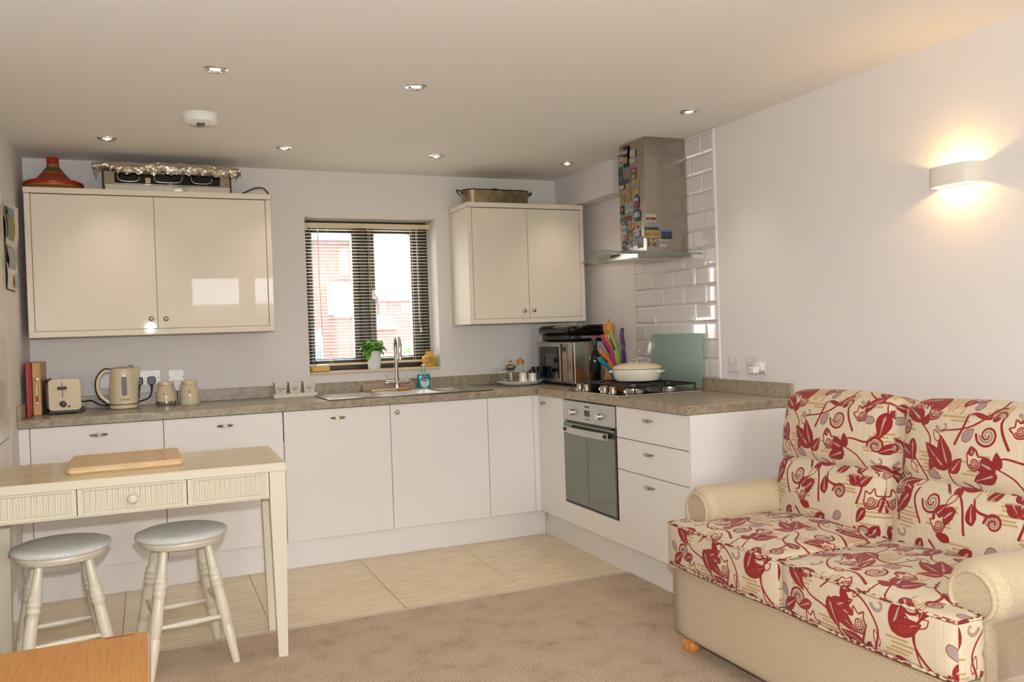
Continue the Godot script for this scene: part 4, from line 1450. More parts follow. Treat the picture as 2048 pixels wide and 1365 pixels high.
func build_stools() -> void:
	var o := thing("stool", "cream turned-leg stool with grey fleece seat, under the console table's drawer knob", "stool", V(-2.667, 0, 1.665), "stools at the console table", deg_to_rad(9.0), true)
	var h := 0.525
	put("seat", S().lathe([Vector2(0, h - 0.062), Vector2(0.125, h - 0.062), Vector2(0.152, h - 0.052), Vector2(0.160, h - 0.036), Vector2(0.158, h - 0.024), Vector2(0, h - 0.024)], 40), M.stool_paint, o)
	put("fleece_pad", S().lathe([Vector2(0, h - 0.026), Vector2(0.166, h - 0.026), Vector2(0.173, h - 0.018), Vector2(0.170, h - 0.008), Vector2(0.150, h), Vector2(0.09, h + 0.004), Vector2(0, h + 0.006)], 48, Transform3D.IDENTITY, 1.2), M.stool_fleece, o)
	var ty := h - 0.055
	var top := 0.080
	var bot := 0.158
	var at := func(sx: float, sz: float, y: float) -> Vector3:
		var f := 1.0 - y / ty
		return V(sx * lerpf(top, bot, f), y, sz * lerpf(top, bot, f))
	var prof := [[0.0, 0.0135], [0.02, 0.015], [0.10, 0.0195], [0.145, 0.0215], [0.150, 0.0185], [0.154, 0.021], [0.20, 0.0225], [0.285, 0.0215], [0.300, 0.020], [0.304, 0.0245], [0.318, 0.0245], [0.322, 0.021], [0.326, 0.0245], [0.340, 0.0245], [0.344, 0.021], [0.348, 0.024], [0.362, 0.024], [0.367, 0.0195], [0.40, 0.0185], [0.44, 0.0155], [0.47, 0.014]]
	for sx in [-1.0, 1.0]:
		for sz in [-1.0, 1.0]:
			var path := []
			var rad := []
			for p in prof:
				path.append(at.call(sx, sz, p[0]))
				rad.append(p[1])
			put("leg", S().tube(path, rad, 16), M.stool_paint, o)
	var rung := func(a: Vector3, b: Vector3) -> void:
		put("stretcher", S().tube([a, a.lerp(b, 0.12), a.lerp(b, 0.32), a.lerp(b, 0.5), a.lerp(b, 0.68), a.lerp(b, 0.88), b], [0.008, 0.0085, 0.0115, 0.0135, 0.0115, 0.0085, 0.008], 12), M.stool_paint, o)
	rung.call(at.call(-1.0, 1.0, 0.185), at.call(1.0, 1.0, 0.185))
	rung.call(at.call(-1.0, -1.0, 0.185), at.call(1.0, -1.0, 0.185))
	rung.call(at.call(-1.0, -1.0, 0.235), at.call(-1.0, 1.0, 0.235))
	rung.call(at.call(1.0, -1.0, 0.235), at.call(1.0, 1.0, 0.235))
	copy(o, "cream turned-leg stool with grey fleece seat, beside the glossy tall cupboard", V(-3.09, 0, 1.665), deg_to_rad(10.0))

# ---------------------------------------------------------------- lamps
func build_ceiling_lights() -> void:
	var spots := [[-2.914, 0.606, "chrome recessed downlight above the red tagine"], [-2.052, 0.606, "chrome recessed downlight between wall cabinet and window"], [-1.194, 0.606, "chrome recessed downlight above the window's wider pane"], [-0.336, 0.590, "chrome recessed downlight above the small wall cabinet"], [-2.493, 1.903, "chrome recessed downlight beside the smoke alarm"], [-1.707, 1.903, "chrome recessed downlight in the open middle of the ceiling"], [-0.340, 1.885, "chrome recessed downlight beside the cooker hood"]]
	var first: Node3D
	for a in spots:
		var at := V(a[0], H, a[1])
		if first == null:
			first = thing("downlight", a[2], "downlight", at, "recessed ceiling downlights", 0.0, true)
			put("ring", S().lathe([Vector2(0.030, -0.0005), Vector2(0.031, -0.006), Vector2(0.040, -0.0065), Vector2(0.046, -0.003), Vector2(0.0465, -0.0002)], 32, Transform3D(Basis(V(1, 0, 0), V(0, 1, 0), V(0, 0, 1)), Vector3.ZERO)), M.chrome, first)
			put("reflector", S().lathe([Vector2(0.030, -0.002), Vector2(0.020, -0.0012)], 24), M.steel, first)
			put("lamp_face", S().lathe([Vector2(0.0, -0.0026), Vector2(0.020, -0.0026), Vector2(0.020, -0.0012), Vector2(0, -0.0012)], 24), M.bulb_white, first)
		else:
			copy(first, a[2], at)
		var l := SpotLight3D.new()
		l.name = "downlight_beam"
		add_child(l, true)
		l.position = at + V(0, -0.012, 0)
		l.rotation.x = -PI / 2
		l.light_color = Color(1.0, 0.93, 0.82)
		l.light_energy = 0.22
		l.spot_angle = 42.0
		l.spot_angle_attenuation = 0.9
		l.spot_range = 12.0
		l.spot_attenuation = 2.0
		l.light_size = 0.022
		l.shadow_enabled = true
	var s := thing("smoke_alarm", "round white smoke alarm on the ceiling", "smoke alarm", V(-2.509, H, 1.194), "", 0.0, true)
	put("base", S().lathe([Vector2(0, -0.046), Vector2(0.058, -0.044), Vector2(0.072, -0.036), Vector2(0.076, -0.008), Vector2(0.076, 0.0)], 32, Transform3D(Basis.from_scale(V(1, 1, 1)), Vector3.ZERO)), M.white_plastic, s)
	put("rim", S().lathe([Vector2(0.076, -0.007), Vector2(0.081, -0.006), Vector2(0.081, 0.0)], 32), M.white_plastic, s)
	put("sensor_grille", S().lathe([Vector2(0, -0.052), Vector2(0.016, -0.052), Vector2(0.019, -0.044)], 16), M.grey_plastic, s)
	for k in 6:
		put("vent", S().box(V(-0.016 + k * 0.0058, -0.050, 0.018), V(-0.013 + k * 0.0058, -0.040, 0.040)), M.slot_dark, s)

func build_sconce() -> void:
	var o := thing("wall_light", "lit white plaster wall light on the wall above the sofa", "wall light", V(0, 1.783, 3.075))
	# half-oval shell, open above and below
	var s := S()
	var n := 28
	var hw := 0.098
	var d := 0.085
	var y0 := 1.748
	var y1 := 1.820
	var pt := func(k: int, inset: float, y: float) -> Vector3:
		var a := PI * k / n
		var e := 0.55
		return V(-0.001 - (d - inset) * pow(sin(a), e), y, 3.075 - (hw - inset) * signf(cos(a)) * pow(absf(cos(a)), 0.75))
	for k in n:
		s.oquad(pt.call(k, 0.0, y0), pt.call(k + 1, 0.0, y0), pt.call(k + 1, 0.0, y1), pt.call(k, 0.0, y1), pt.call(k, 0.0, y0) - V(-0.03, y0, 3.075), 3)
		s.oquad(pt.call(k, 0.006, y0), pt.call(k + 1, 0.006, y0), pt.call(k + 1, 0.006, y1), pt.call(k, 0.006, y1), V(-0.03, y0, 3.075) - pt.call(k, 0.0, y0), 4)
		s.oquad(pt.call(k, 0.0, y1), pt.call(k + 1, 0.0, y1), pt.call(k + 1, 0.006, y1), pt.call(k, 0.006, y1), V(0, 1, 0), 5)
		s.oquad(pt.call(k, 0.0, y0), pt.call(k + 1, 0.0, y0), pt.call(k + 1, 0.006, y0), pt.call(k, 0.006, y0), V(0, -1, 0), 6)
	put("shade", s, M.sconce_plaster, o)
	put("back_plate", S().box(V(-0.006, 1.752, 3.000), V(-0.0005, 1.816, 3.150)), M.sconce_plaster, o)
	put("bulb", S().tube([V(-0.042, 1.784, 3.045), V(-0.042, 1.784, 3.105)], 0.012, 12), M.bulb_warm, o)
	var l := OmniLight3D.new()
	l.name = "wall_light_glow"
	add_child(l)
	l.position = V(-0.042, 1.784, 3.075)
	l.light_color = Color(1.0, 0.80, 0.52)
	l.light_energy = 0.07
	l.light_size = 0.011
	l.omni_range = 10.0
	l.omni_attenuation = 2.0
	l.shadow_enabled = true

# ---------------------------------------------------------------- left part of the worktop
func build_left_counter() -> void:
	var b := thing("book", "thin red book standing at the left wall beside the tan file", "book", V(-3.322, W, 0.24), "books by the toaster")
	put("cover", S().box(V(-3.331, W + 0.001, 0.06), V(-3.3265, W + 0.274, 0.428), 0.001).box(V(-3.3185, W + 0.001, 0.06), V(-3.315, W + 0.274, 0.428), 0.001).box(V(-3.331, W + 0.001, 0.423), V(-3.315, W + 0.274, 0.430), 0.002), M.red, b)
	put("pages", S().box(V(-3.3265, W + 0.004, 0.064), V(-3.3185, W + 0.270, 0.423)), M.paper, b)
	b = thing("file_box", "tan lever-arch file with chrome spine fittings beside the toaster", "file", V(-3.296, W, 0.24))
	put("case", S().box(V(-3.3135, W + 0.001, 0.05), V(-3.276, W + 0.272, 0.332), 0.003), M.box_wood, b)
	var zf := 0.332
	put("finger_ring", S().lathe([Vector2(0.0055, 0), Vector2(0.0085, 0.0005), Vector2(0.0095, 0.002), Vector2(0.0055, 0.003)], 16, lying(V(0, 0, 1), V(-3.295, W + 0.185, zf))), M.chrome, b)
	put("spine_plate", S().box(V(-3.303, W + 0.10, zf), V(-3.287, W + 0.155, zf + 0.004), 0.002), M.chrome, b)
	put("spine_hole", S().box(V(-3.302, W + 0.072, zf - 0.001), V(-3.288, W + 0.098, zf + 0.0012)), M.side_wood, b)
	put("rivet", S().lathe([Vector2(0, 0), Vector2(0.0075, 0), Vector2(0.006, 0.003), Vector2(0, 0.0035)], 14, lying(V(0, 0, 1), V(-3.295, W + 0.062, zf))), M.chrome, b)
	b = thing("book", "dark navy folder tucked behind the red book", "book", V(-3.335, W, 0.2), "books by the toaster")
	put("cover", S().box(V(-3.3355, W + 0.001, 0.04), V(-3.3325, W + 0.21, 0.395), 0.001), M.navy, b)

	# toaster
	var t := thing("toaster", "cream two-slice toaster with black lever on the worktop", "toaster", V(-3.165, W, 0.2))
	var pr := []
	for p in rounded(0.152, 0.166, 0.022, 5, Vector2(0, 0.098)):
		pr.append(p)
	var tt := Transform3D(Basis.IDENTITY, V(-3.170, W, 0.0))
	put("body", S().prism(pr, 0.09, 0.325, tt, 0.004), M.cream_enamel, t)
	put("base", S().box(V(-3.246, W + 0.004, 0.085), V(-3.092, W + 0.018, 0.330), 0.003), M.black_plastic, t)
	put("side_cheek", S().prism(rounded(0.232, 0.168, 0.03, 5, Vector2(-0.205, 0.098)), 0.0, 0.010, Transform3D(Basis(V(0, 0, -1), V(0, 1, 0), V(1, 0, 0)), V(-3.257, W, 0.0)), 0.002), M.black_plastic, t)
	put("foot", S().box(V(-3.24, W, 0.10), V(-3.22, W + 0.005, 0.12)).box(V(-3.12, W, 0.10), V(-3.10, W + 0.005, 0.12)).box(V(-3.24, W, 0.29), V(-3.22, W + 0.005, 0.31)).box(V(-3.12, W, 0.29), V(-3.10, W + 0.005, 0.31)), M.black_plastic, t)
	for x in [-3.198, -3.142]:
		put("slot", S().box(V(x - 0.013, W + 0.179, 0.13), V(x + 0.013, W + 0.1825, 0.29), 0.001), M.steel, t)
	var z := 0.325
	put("lever_slot", S().box(V(-3.1815, W + 0.085, z - 0.001), V(-3.1785, W + 0.165, z + 0.0008)), M.slot_dark, t)
	put("lever", S().box(V(-3.202, W + 0.127, z), V(-3.158, W + 0.142, z + 0.022), 0.004), M.black_plastic, t)
	put("browning_dial", S().lathe([Vector2(0, 0), Vector2(0.015, 0), Vector2(0.0145, 0.003), Vector2(0.012, 0.004), Vector2(0.011, 0.016), Vector2(0, 0.017)], 18, lying(V(0, 0, 1), V(-3.178, W + 0.052, z))), M.black_plastic, t)
	put("dial_ring", S().lathe([Vector2(0.0155, 0), Vector2(0.0185, 0.0005), Vector2(0.0155, 0.002)], 18, lying(V(0, 0, 1), V(-3.178, W + 0.052, z))), M.chrome, t)
	put("stop_button", S().lathe([Vector2(0, 0), Vector2(0.0062, 0), Vector2(0.005, 0.004), Vector2(0, 0.0048)], 14, lying(V(0, 0, 1), V(-3.150, W + 0.038, z))), M.amber, t)

	# kettle on its base
	var k := thing("kettle", "cream cordless kettle with water gauge on the worktop", "kettle", V(-2.895, W, 0.19))
	var c := V(-2.895, W, 0.19)
	var up := Transform3D(Basis.IDENTITY, c)
	put("power_base", S().lathe([Vector2(0, 0.002), Vector2(0.070, 0.002), Vector2(0.074, 0.006), Vector2(0.075, 0.020), Vector2(0.072, 0.024), Vector2(0, 0.024)], 36, up), M.cream_enamel, k)
	put("base_gap", S().lathe([Vector2(0.068, 0.022), Vector2(0.0735, 0.0235), Vector2(0.0735, 0.0285), Vector2(0.068, 0.029)], 36, up), M.black_plastic, k)
	# body with a spout on the far side
	var body := S()
	var n := 40
	var rings := []
	for lv in [[0.028, 0.0735], [0.06, 0.0735], [0.12, 0.0715], [0.17, 0.068], [0.20, 0.0655], [0.213, 0.064], [0.222, 0.060]]:
		var ring := []
		for q in n:
			var a := TAU * q / n
			var sp := pow(maxf(cos(a), 0.0), 14.0) * clampf((lv[0] - 0.10) / 0.12, 0, 1) * 0.026
			ring.append(c + V(cos(a) * (lv[1] + sp), lv[0] + sp * 0.12, sin(a) * (lv[1])))
		rings.append(ring)
	for q in rings.size() - 1:
		for w in n:
			var e := (w + 1) % n
			body.quad(rings[q][w], rings[q + 1][w], rings[q + 1][e], rings[q][e], 3)
	put("body", body, M.cream_enamel, k)
	put("lid", S().lathe([Vector2(0.060, 0.221), Vector2(0.056, 0.227), Vector2(0.040, 0.231), Vector2(0, 0.232)], 32, up), M.cream_enamel, k)
	put("lid_seam", S().lathe([Vector2(0.0600, 0.2215), Vector2(0.0612, 0.2225), Vector2(0.0590, 0.2245)], 32, up), M.slot_dark, k)
	put("lid_button", S().box(c + V(0.020, 0.228, -0.014), c + V(0.052, 0.2335, 0.014), 0.003), M.black_plastic, k)
	var hp := curve([c + V(-0.060, 0.205, 0.0), c + V(-0.088, 0.208, 0.0), c + V(-0.118, 0.175, 0.0), c + V(-0.126, 0.125, 0.0), c + V(-0.112, 0.075, 0.0), c + V(-0.072, 0.036, 0.0)], 5)
	var hd := put("handle", S().tube(hp, 0.0115, 12, true, 1.2, V(0, 0, 1)), M.cream_enamel, k)
	var hb := []
	for p in hp:
		var d: Vector3 = (p - (c + V(-0.05, 0.12, 0)))
		hb.append(p + d.normalized() * 0.0095)
	put("handle_grip", S().tube(hb, 0.0062, 10, true, 1.7, V(0, 0, 1)), M.black_plastic, hd)
	# water gauge let into the front
	var g := []
	for q in rounded(0.026, 0.105, 0.0125, 6, Vector2(0.006, 0.125)):
		g.append(q)
	var gs := S()
	var gp := []
	for q in g:
		var a: float = q.x / 0.072
		gp.append(c + V(sin(a) * 0.0738, q.y, cos(a) * 0.0738))
	var mid := c + V(sin(0.08) * 0.0758, 0.125, cos(0.08) * 0.0758)
	for q in gp.size():
		gs.otri(mid, gp[q], gp[(q + 1) % gp.size()], V(0, 0, 1), 3)
	put("water_gauge", gs, M.grey_plastic, k)
	words("brand_lettering", "BOSCH", 0.0085, M.print_black, k, Transform3D(Basis.IDENTITY, V(0.012, 0.052, 0.0740)), 0.0006, false, 700)
	put("brand_mark", S().lathe([Vector2(0.0028, 0), Vector2(0.0036, 0), Vector2(0.0036, 0.0006), Vector2(0.0028, 0.0006)], 16, lying(V(0, 0, 1), c + V(-0.013, 0.052, 0.0732))), M.print_black, k)
	one("cable", "black toaster cable trailing over the worktop behind the kettle handle", "cable", S().tube(curve([V(-3.095, W + 0.045, 0.10), V(-3.06, W + 0.045, 0.06), V(-3.02, W + 0.018, 0.05), V(-2.97, W + 0.012, 0.06), V(-2.93, W + 0.02, 0.06)], 6), 0.004, 8), M.black_plastic)

	# two canisters
	for q in 2:
		var x: float = [-2.681, -2.556][q]
		var cc := V(x, W, 0.145)
		var cn := thing("canister", ["cream canister lettered Tea with cracked-glaze shoulder", "cream canister lettered Sugar"][q], "canister", cc, "cream storage canisters")
		var ut := Transform3D(Basis.IDENTITY, cc)
		put("foot_band", S().lathe([Vector2(0, 0.0), Vector2(0.050, 0.0), Vector2(0.052, 0.003), Vector2(0.052, 0.026), Vector2(0, 0.026)], 32, ut), [M.chrome, M.ivory_ceramic][q], cn)
		put("body", S().lathe([Vector2(0.0525, 0.026), Vector2(0.053, 0.045), Vector2(0.0515, 0.065), Vector2(0.047, 0.085), Vector2(0.041, 0.102), Vector2(0.038, 0.112), Vector2(0, 0.112)], 32, ut, 1.0), M.cream_ceramic, cn)
		put("lid", S().lathe([Vector2(0.038, 0.1125), Vector2(0.0405, 0.115), Vector2(0.041, 0.128), Vector2(0.039, 0.1335), Vector2(0, 0.135)], 32, ut), M.cream_ceramic, cn)
		words("lettering", ["Tea", "Sugar"][q], 0.012, M.print_grey, cn, Transform3D(Basis(V(0, 1, 0), V(-1, 0, 0), V(0, 0, 1)) if q == 1 else Basis.IDENTITY, V(-0.004, 0.062, 0.0512)), 0.001, true)
	# three herb pots on a tray
	var ty := thing("pot_tray", "long white tray holding three square herb pots", "tray", V(-1.967, W, 0.105))
	put("tray", S().box(V(-2.094, W + 0.0005, 0.060), V(-1.840, W + 0.006, 0.150), 0.002).box(V(-2.094, W + 0.004, 0.143), V(-1.840, W + 0.024, 0.150), 0.002).box(V(-2.094, W + 0.004, 0.060), V(-1.840, W + 0.024, 0.067), 0.002).box(V(-2.094, W + 0.004, 0.067), V(-2.087, W + 0.024, 0.143), 0.002).box(V(-1.847, W + 0.004, 0.067), V(-1.840, W + 0.024, 0.143), 0.002), M.stone_white, ty)
	for q in 3:
		var x: float = [-2.050, -1.967, -1.884][q]
		var herb: String = ["OREGANO", "BASIL", "PARSLEY"][q]
		var p := thing("herb_pot", "tapered white square pot lettered %s pot on the tray" % herb.capitalize(), "plant pot", V(x, W + 0.0065, 0.105), "white herb pots")
		var s := S()
		var y0 := W + 0.0065
		var y1 := W + 0.092
		var a := 0.026
		var bt := 0.0365
		var f := func(w: float, y: float) -> Array:
			return [V(x - w, y, 0.105 - w), V(x + w, y, 0.105 - w), V(x + w, y, 0.105 + w), V(x - w, y, 0.105 + w)]
		var lo: Array = f.call(a, y0)
		var hi: Array = f.call(bt, y1)
		var ir: Array = f.call(bt - 0.004, y1)
		var ib: Array = f.call(a, y0 + 0.05)
		for m in 4:
			var e := (m + 1) % 4
			var o: Vector3 = (lo[m] + lo[e]) / 2 - V(x, y0, 0.105)
			s.oquad(lo[m], lo[e], hi[e], hi[m], o)
			s.oquad(hi[m], hi[e], ir[e], ir[m], V(0, 1, 0))
			s.oquad(ir[m], ir[e], ib[e], ib[m], -o)
		s.oquad(lo[0], lo[1], lo[2], lo[3], V(0, -1, 0))
		s.oquad(ib[0], ib[1], ib[2], ib[3], V(0, 1, 0))
		put("pot", s, M.stone_white, p)
		put("soil", S().box(V(x - 0.029, y0 + 0.045, 0.076), V(x + 0.029, y0 + 0.056, 0.134)), M.soil, p)
		# lettering lies on the sloping face
		var slope := atan2(bt - a, y1 - y0)
		var fb := Basis(V(1, 0, 0), slope)
		var zat := func(y: float) -> float: return lerpf(a, bt, (y - y0) / (y1 - y0)) + 0.0003
		words("lettering", herb, 0.0085 if q != 1 else 0.010, M.print_grey, p, Transform3D(fb, V(0, 0.048, zat.call(y0 + 0.048))), 0.0008, false, 600)
		words("lettering", "POT", 0.0085, M.print_grey, p, Transform3D(fb, V(0, 0.036, zat.call(y0 + 0.036))), 0.0008, false, 600)
		var ring := S()
		for arc in [[0.35, 2.79], [3.7, 5.72]]:
			var pts := []
			for h in 13:
				var an: float = lerpf(arc[0], arc[1], h / 12.0)
				var yy := y0 + 0.043 + sin(an) * 0.0225
				pts.append(V(x + cos(an) * 0.0225, yy, 0.105 + zat.call(yy)))
			ring.tube(pts, 0.0006, 5)
		put("printed_ring", ring, M.print_grey, p)

# ---------------------------------------------------------------- sink, tap, soap
func build_sink() -> void:
	var s := thing("sink", "stainless steel inset sink with drainer and two bowls below the window", "sink", V(-1.37, W, 0.35))
	var x0 := -1.857
	var x1 := -0.880
	var z0 := 0.105
	var z1 := 0.588
	var y := W + 0.006
	var sh := S()
	# rim pieces round the bowls
	var bx0 := -1.50
	var bx1 := -1.17
	var cx0 := -1.13
	var cx1 := -0.985
	sh.box(V(x0, W + 0.0005, z0), V(bx0, y, z1), 0.003)
	sh.box(V(bx0 - 0.003, W + 0.0005, z0), V(x1, y, 0.175), 0.003)
	sh.box(V(bx0 - 0.003, W + 0.0005, 0.530), V(x1, y, z1), 0.003)
	sh.box(V(bx1, W + 0.0005, 0.172), V(cx0, y, 0.533), 0.003)
	sh.box(V(cx1, W + 0.0005, 0.172), V(x1, y, 0.533), 0.003)
	put("rim", sh, M.sink_steel, s)
	put("raised_edge", S().tube([V(x0, y, z0), V(x1, y, z0), V(x1, y, z1), V(x0, y, z1)], 0.0025, 6, false, 1.0, Vector3.UP, true), M.sink_steel, s)
	for q in 7:
		put("drainer_rib", S().tube([V(-1.82, y, 0.17 + q * 0.052), V(-1.56, y, 0.17 + q * 0.052)], 0.0028, 6), M.sink_steel, s)
	for bb in [[bx0, bx1, 0.15], [cx0, cx1, 0.09]]:
		var a: float = bb[0]
		var b: float = bb[1]
		var dp: float = bb[2]
		var bs := S()
		var lo := W - dp
		bs.oquad(V(a, y, 0.175), V(b, y, 0.175), V(b - 0.02, lo, 0.19), V(a + 0.02, lo, 0.19), V(0, 0.2, 1), 3)
		bs.oquad(V(a, y, 0.530), V(b, y, 0.530), V(b - 0.02, lo, 0.515), V(a + 0.02, lo, 0.515), V(0, 0.2, -1), 4)
		bs.oquad(V(a, y, 0.175), V(a, y, 0.530), V(a + 0.02, lo, 0.515), V(a + 0.02, lo, 0.19), V(1, 0.2, 0), 5)
		bs.oquad(V(b, y, 0.175), V(b, y, 0.530), V(b - 0.02, lo, 0.515), V(b - 0.02, lo, 0.19), V(-1, 0.2, 0), 6)
		bs.oquad(V(a + 0.02, lo, 0.19), V(b - 0.02, lo, 0.19), V(b - 0.02, lo, 0.515), V(a + 0.02, lo, 0.515), V(0, 1, 0), 7)
		put("bowl", bs, M.sink_steel, s)
		put("waste", S().lathe([Vector2(0, 0), Vector2(0.035, 0), Vector2(0.032, 0.002), Vector2(0, 0.0005)], 20, Transform3D(Basis.IDENTITY, V((a + b) / 2, lo + 0.001, 0.35))), M.chrome, s)
	# mixer tap: post, cross body with two levers, tall hooked spout
	var t := thing("kitchen_tap", "chrome mixer tap with tall hooked spout behind the sink", "tap", V(-1.345, W + 0.006, 0.14))
	var b := V(-1.345, W + 0.006, 0.14)
	put("base", S().lathe([Vector2(0, 0), Vector2(0.026, 0), Vector2(0.025, 0.006), Vector2(0.019, 0.010), Vector2(0.0165, 0.040), Vector2(0.0165, 0.078), Vector2(0, 0.078)], 24, Transform3D(Basis.IDENTITY, b)), M.chrome, t)
	put("valve_body", S().lathe([Vector2(0, -0.076), Vector2(0.015, -0.076), Vector2(0.0165, -0.072), Vector2(0.0165, -0.052), Vector2(0.0145, -0.050), Vector2(0.0145, 0.050), Vector2(0.0165, 0.052), Vector2(0.0165, 0.072), Vector2(0.015, 0.076), Vector2(0, 0.076)], 24, lying(V(1, 0, 0), b + V(0, 0.050, 0.002))), M.chrome, t)
	for e in [-1.0, 1.0]:
		put("lever", S().tube([b + V(e * 0.064, 0.055, 0.0), b + V(e * 0.066, 0.085, -0.004), b + V(e * 0.067, 0.106, -0.010)], [0.0045, 0.004, 0.0048], 8), M.chrome, t)
	var sp := [b + V(0, 0.07, 0), b + V(0, 0.16, 0), b + V(-0.001, 0.26, 0.0)]
	for q in 11:
		var a := PI * q / 10.0
		sp.append(b + V(-0.001 - 0.006 * q / 10.0, 0.272 + sin(a) * 0.058, 0.058 - cos(a) * 0.058))
	sp.append(b + V(-0.008, 0.235, 0.116))
	sp.append(b + V(-0.008, 0.205, 0.116))
	put("spout", S().tube(sp, 0.0125, 14), M.chrome, t)
	put("nozzle", S().lathe([Vector2(0.010, -0.012), Vector2(0.0145, -0.010), Vector2(0.0145, 0.020), Vector2(0.0125, 0.024)], 18, Transform3D(Basis.IDENTITY, b + V(-0.008, 0.205, 0.116))), M.chrome, t)
	# cloth lying along the back
	var c := thing("dishcloth", "folded pinkish-beige dishcloth along the wall behind the tap", "cloth", V(-1.34, W, 0.05))
	put("cloth", S().cushion(V(-1.545, W + 0.001, 0.026), V(-1.200, W + 0.050, 0.062), 0.014, V(0, 0.004, 0.004), 10), M.cloth_pink, c)
	put("hem", S().box(V(-1.540, W + 0.012, 0.062), V(-1.205, W + 0.016, 0.0665), 0.001), M.cloth_pink, c)
	# washing-up brush across the bowl
	var br := thing("dish_brush", "wooden-handled dish brush lying on the sink rim before the tap", "brush", V(-1.42, W, 0.20))
	put("handle", S().tube([V(-1.52, y + 0.008, 0.185), V(-1.45, y + 0.009, 0.190), V(-1.36, y + 0.009, 0.196)], [0.006, 0.0075, 0.007], 10), M.board_wood, br)
	put("head", S().cushion(V(-1.362, y + 0.001, 0.178), V(-1.28, y + 0.020, 0.218), 0.008, Vector3.ZERO, 6), M.mill_wood, br)
	# soap pump bottle
	var o := thing("soap_bottle", "teal hand-soap pump bottle with Carex label on the sink ledge", "soap bottle", V(-1.150, W + 0.0005, 0.075))
	var oc := V(-1.150, W + 0.0005, 0.075)
	var sec := []
	for lv in [[0.0, 0.036, 0.020], [0.006, 0.040, 0.022], [0.05, 0.041, 0.022], [0.085, 0.0425, 0.022], [0.093, 0.040, 0.021]]:
		sec.append(lv)
	var bo := S()
	var nn := 28
	for q in sec.size() - 1:
		for w in nn:
			var pt := func(l: Array, k: int) -> Vector3:
				var a := TAU * k / nn
				return oc + V(signf(cos(a)) * pow(absf(cos(a)), 0.55) * l[1], l[0], signf(sin(a)) * pow(absf(sin(a)), 0.55) * l[2])
			bo.quad(pt.call(sec[q], w), pt.call(sec[q + 1], w), pt.call(sec[q + 1], w + 1), pt.call(sec[q], w + 1), 3)
	put("bottle", bo, M.soap_liquid, o)
	put("shoulder", S().lathe([Vector2(0.040, 0.092), Vector2(0.030, 0.104), Vector2(0.014, 0.112), Vector2(0.011, 0.118), Vector2(0, 0.118)], 24, Transform3D(Basis.from_scale(V(1, 1, 0.55)), oc)), M.clear_glass, o)
	put("collar", S().lathe([Vector2(0, 0.113), Vector2(0.0135, 0.113), Vector2(0.0135, 0.131), Vector2(0.008, 0.133), Vector2(0, 0.133)], 18, Transform3D(Basis.IDENTITY, oc)), M.pump_green, o)
	put("pump", S().tube([oc + V(0, 0.13, 0), oc + V(0, 0.150, 0)], 0.0045, 8).box(oc + V(-0.010, 0.148, -0.008), oc + V(0.010, 0.156, 0.030), 0.003), M.white_plastic, o)
	var lz := 0.0222
	var lab := put("label", S().prism(circle(0.030, 28, Vector2(0, 0.044), 1.15), 0.0, 0.001, Transform3D(Basis.IDENTITY, oc + V(0, 0, lz))), M.soap_label_white, o)
	put("label_band", S().prism(circle(0.0265, 28, Vector2(0, 0.062), 0.45), 0.001, 0.0018, Transform3D(Basis.IDENTITY, oc + V(0, 0, lz))), M.soap_label_blue, lab)
	put("label_band", S().prism(circle(0.012, 20, Vector2(0.002, 0.080), 0.6), 0.0, 0.0012, Transform3D(Basis.IDENTITY, oc + V(0, 0, lz))), M.soap_label_mauve, lab)
	words("label_lettering", "Carex", 0.0125, M.print_white, o, Transform3D(Basis.IDENTITY, V(0, 0.062, lz + 0.0022)), 0.0006, false, 700)

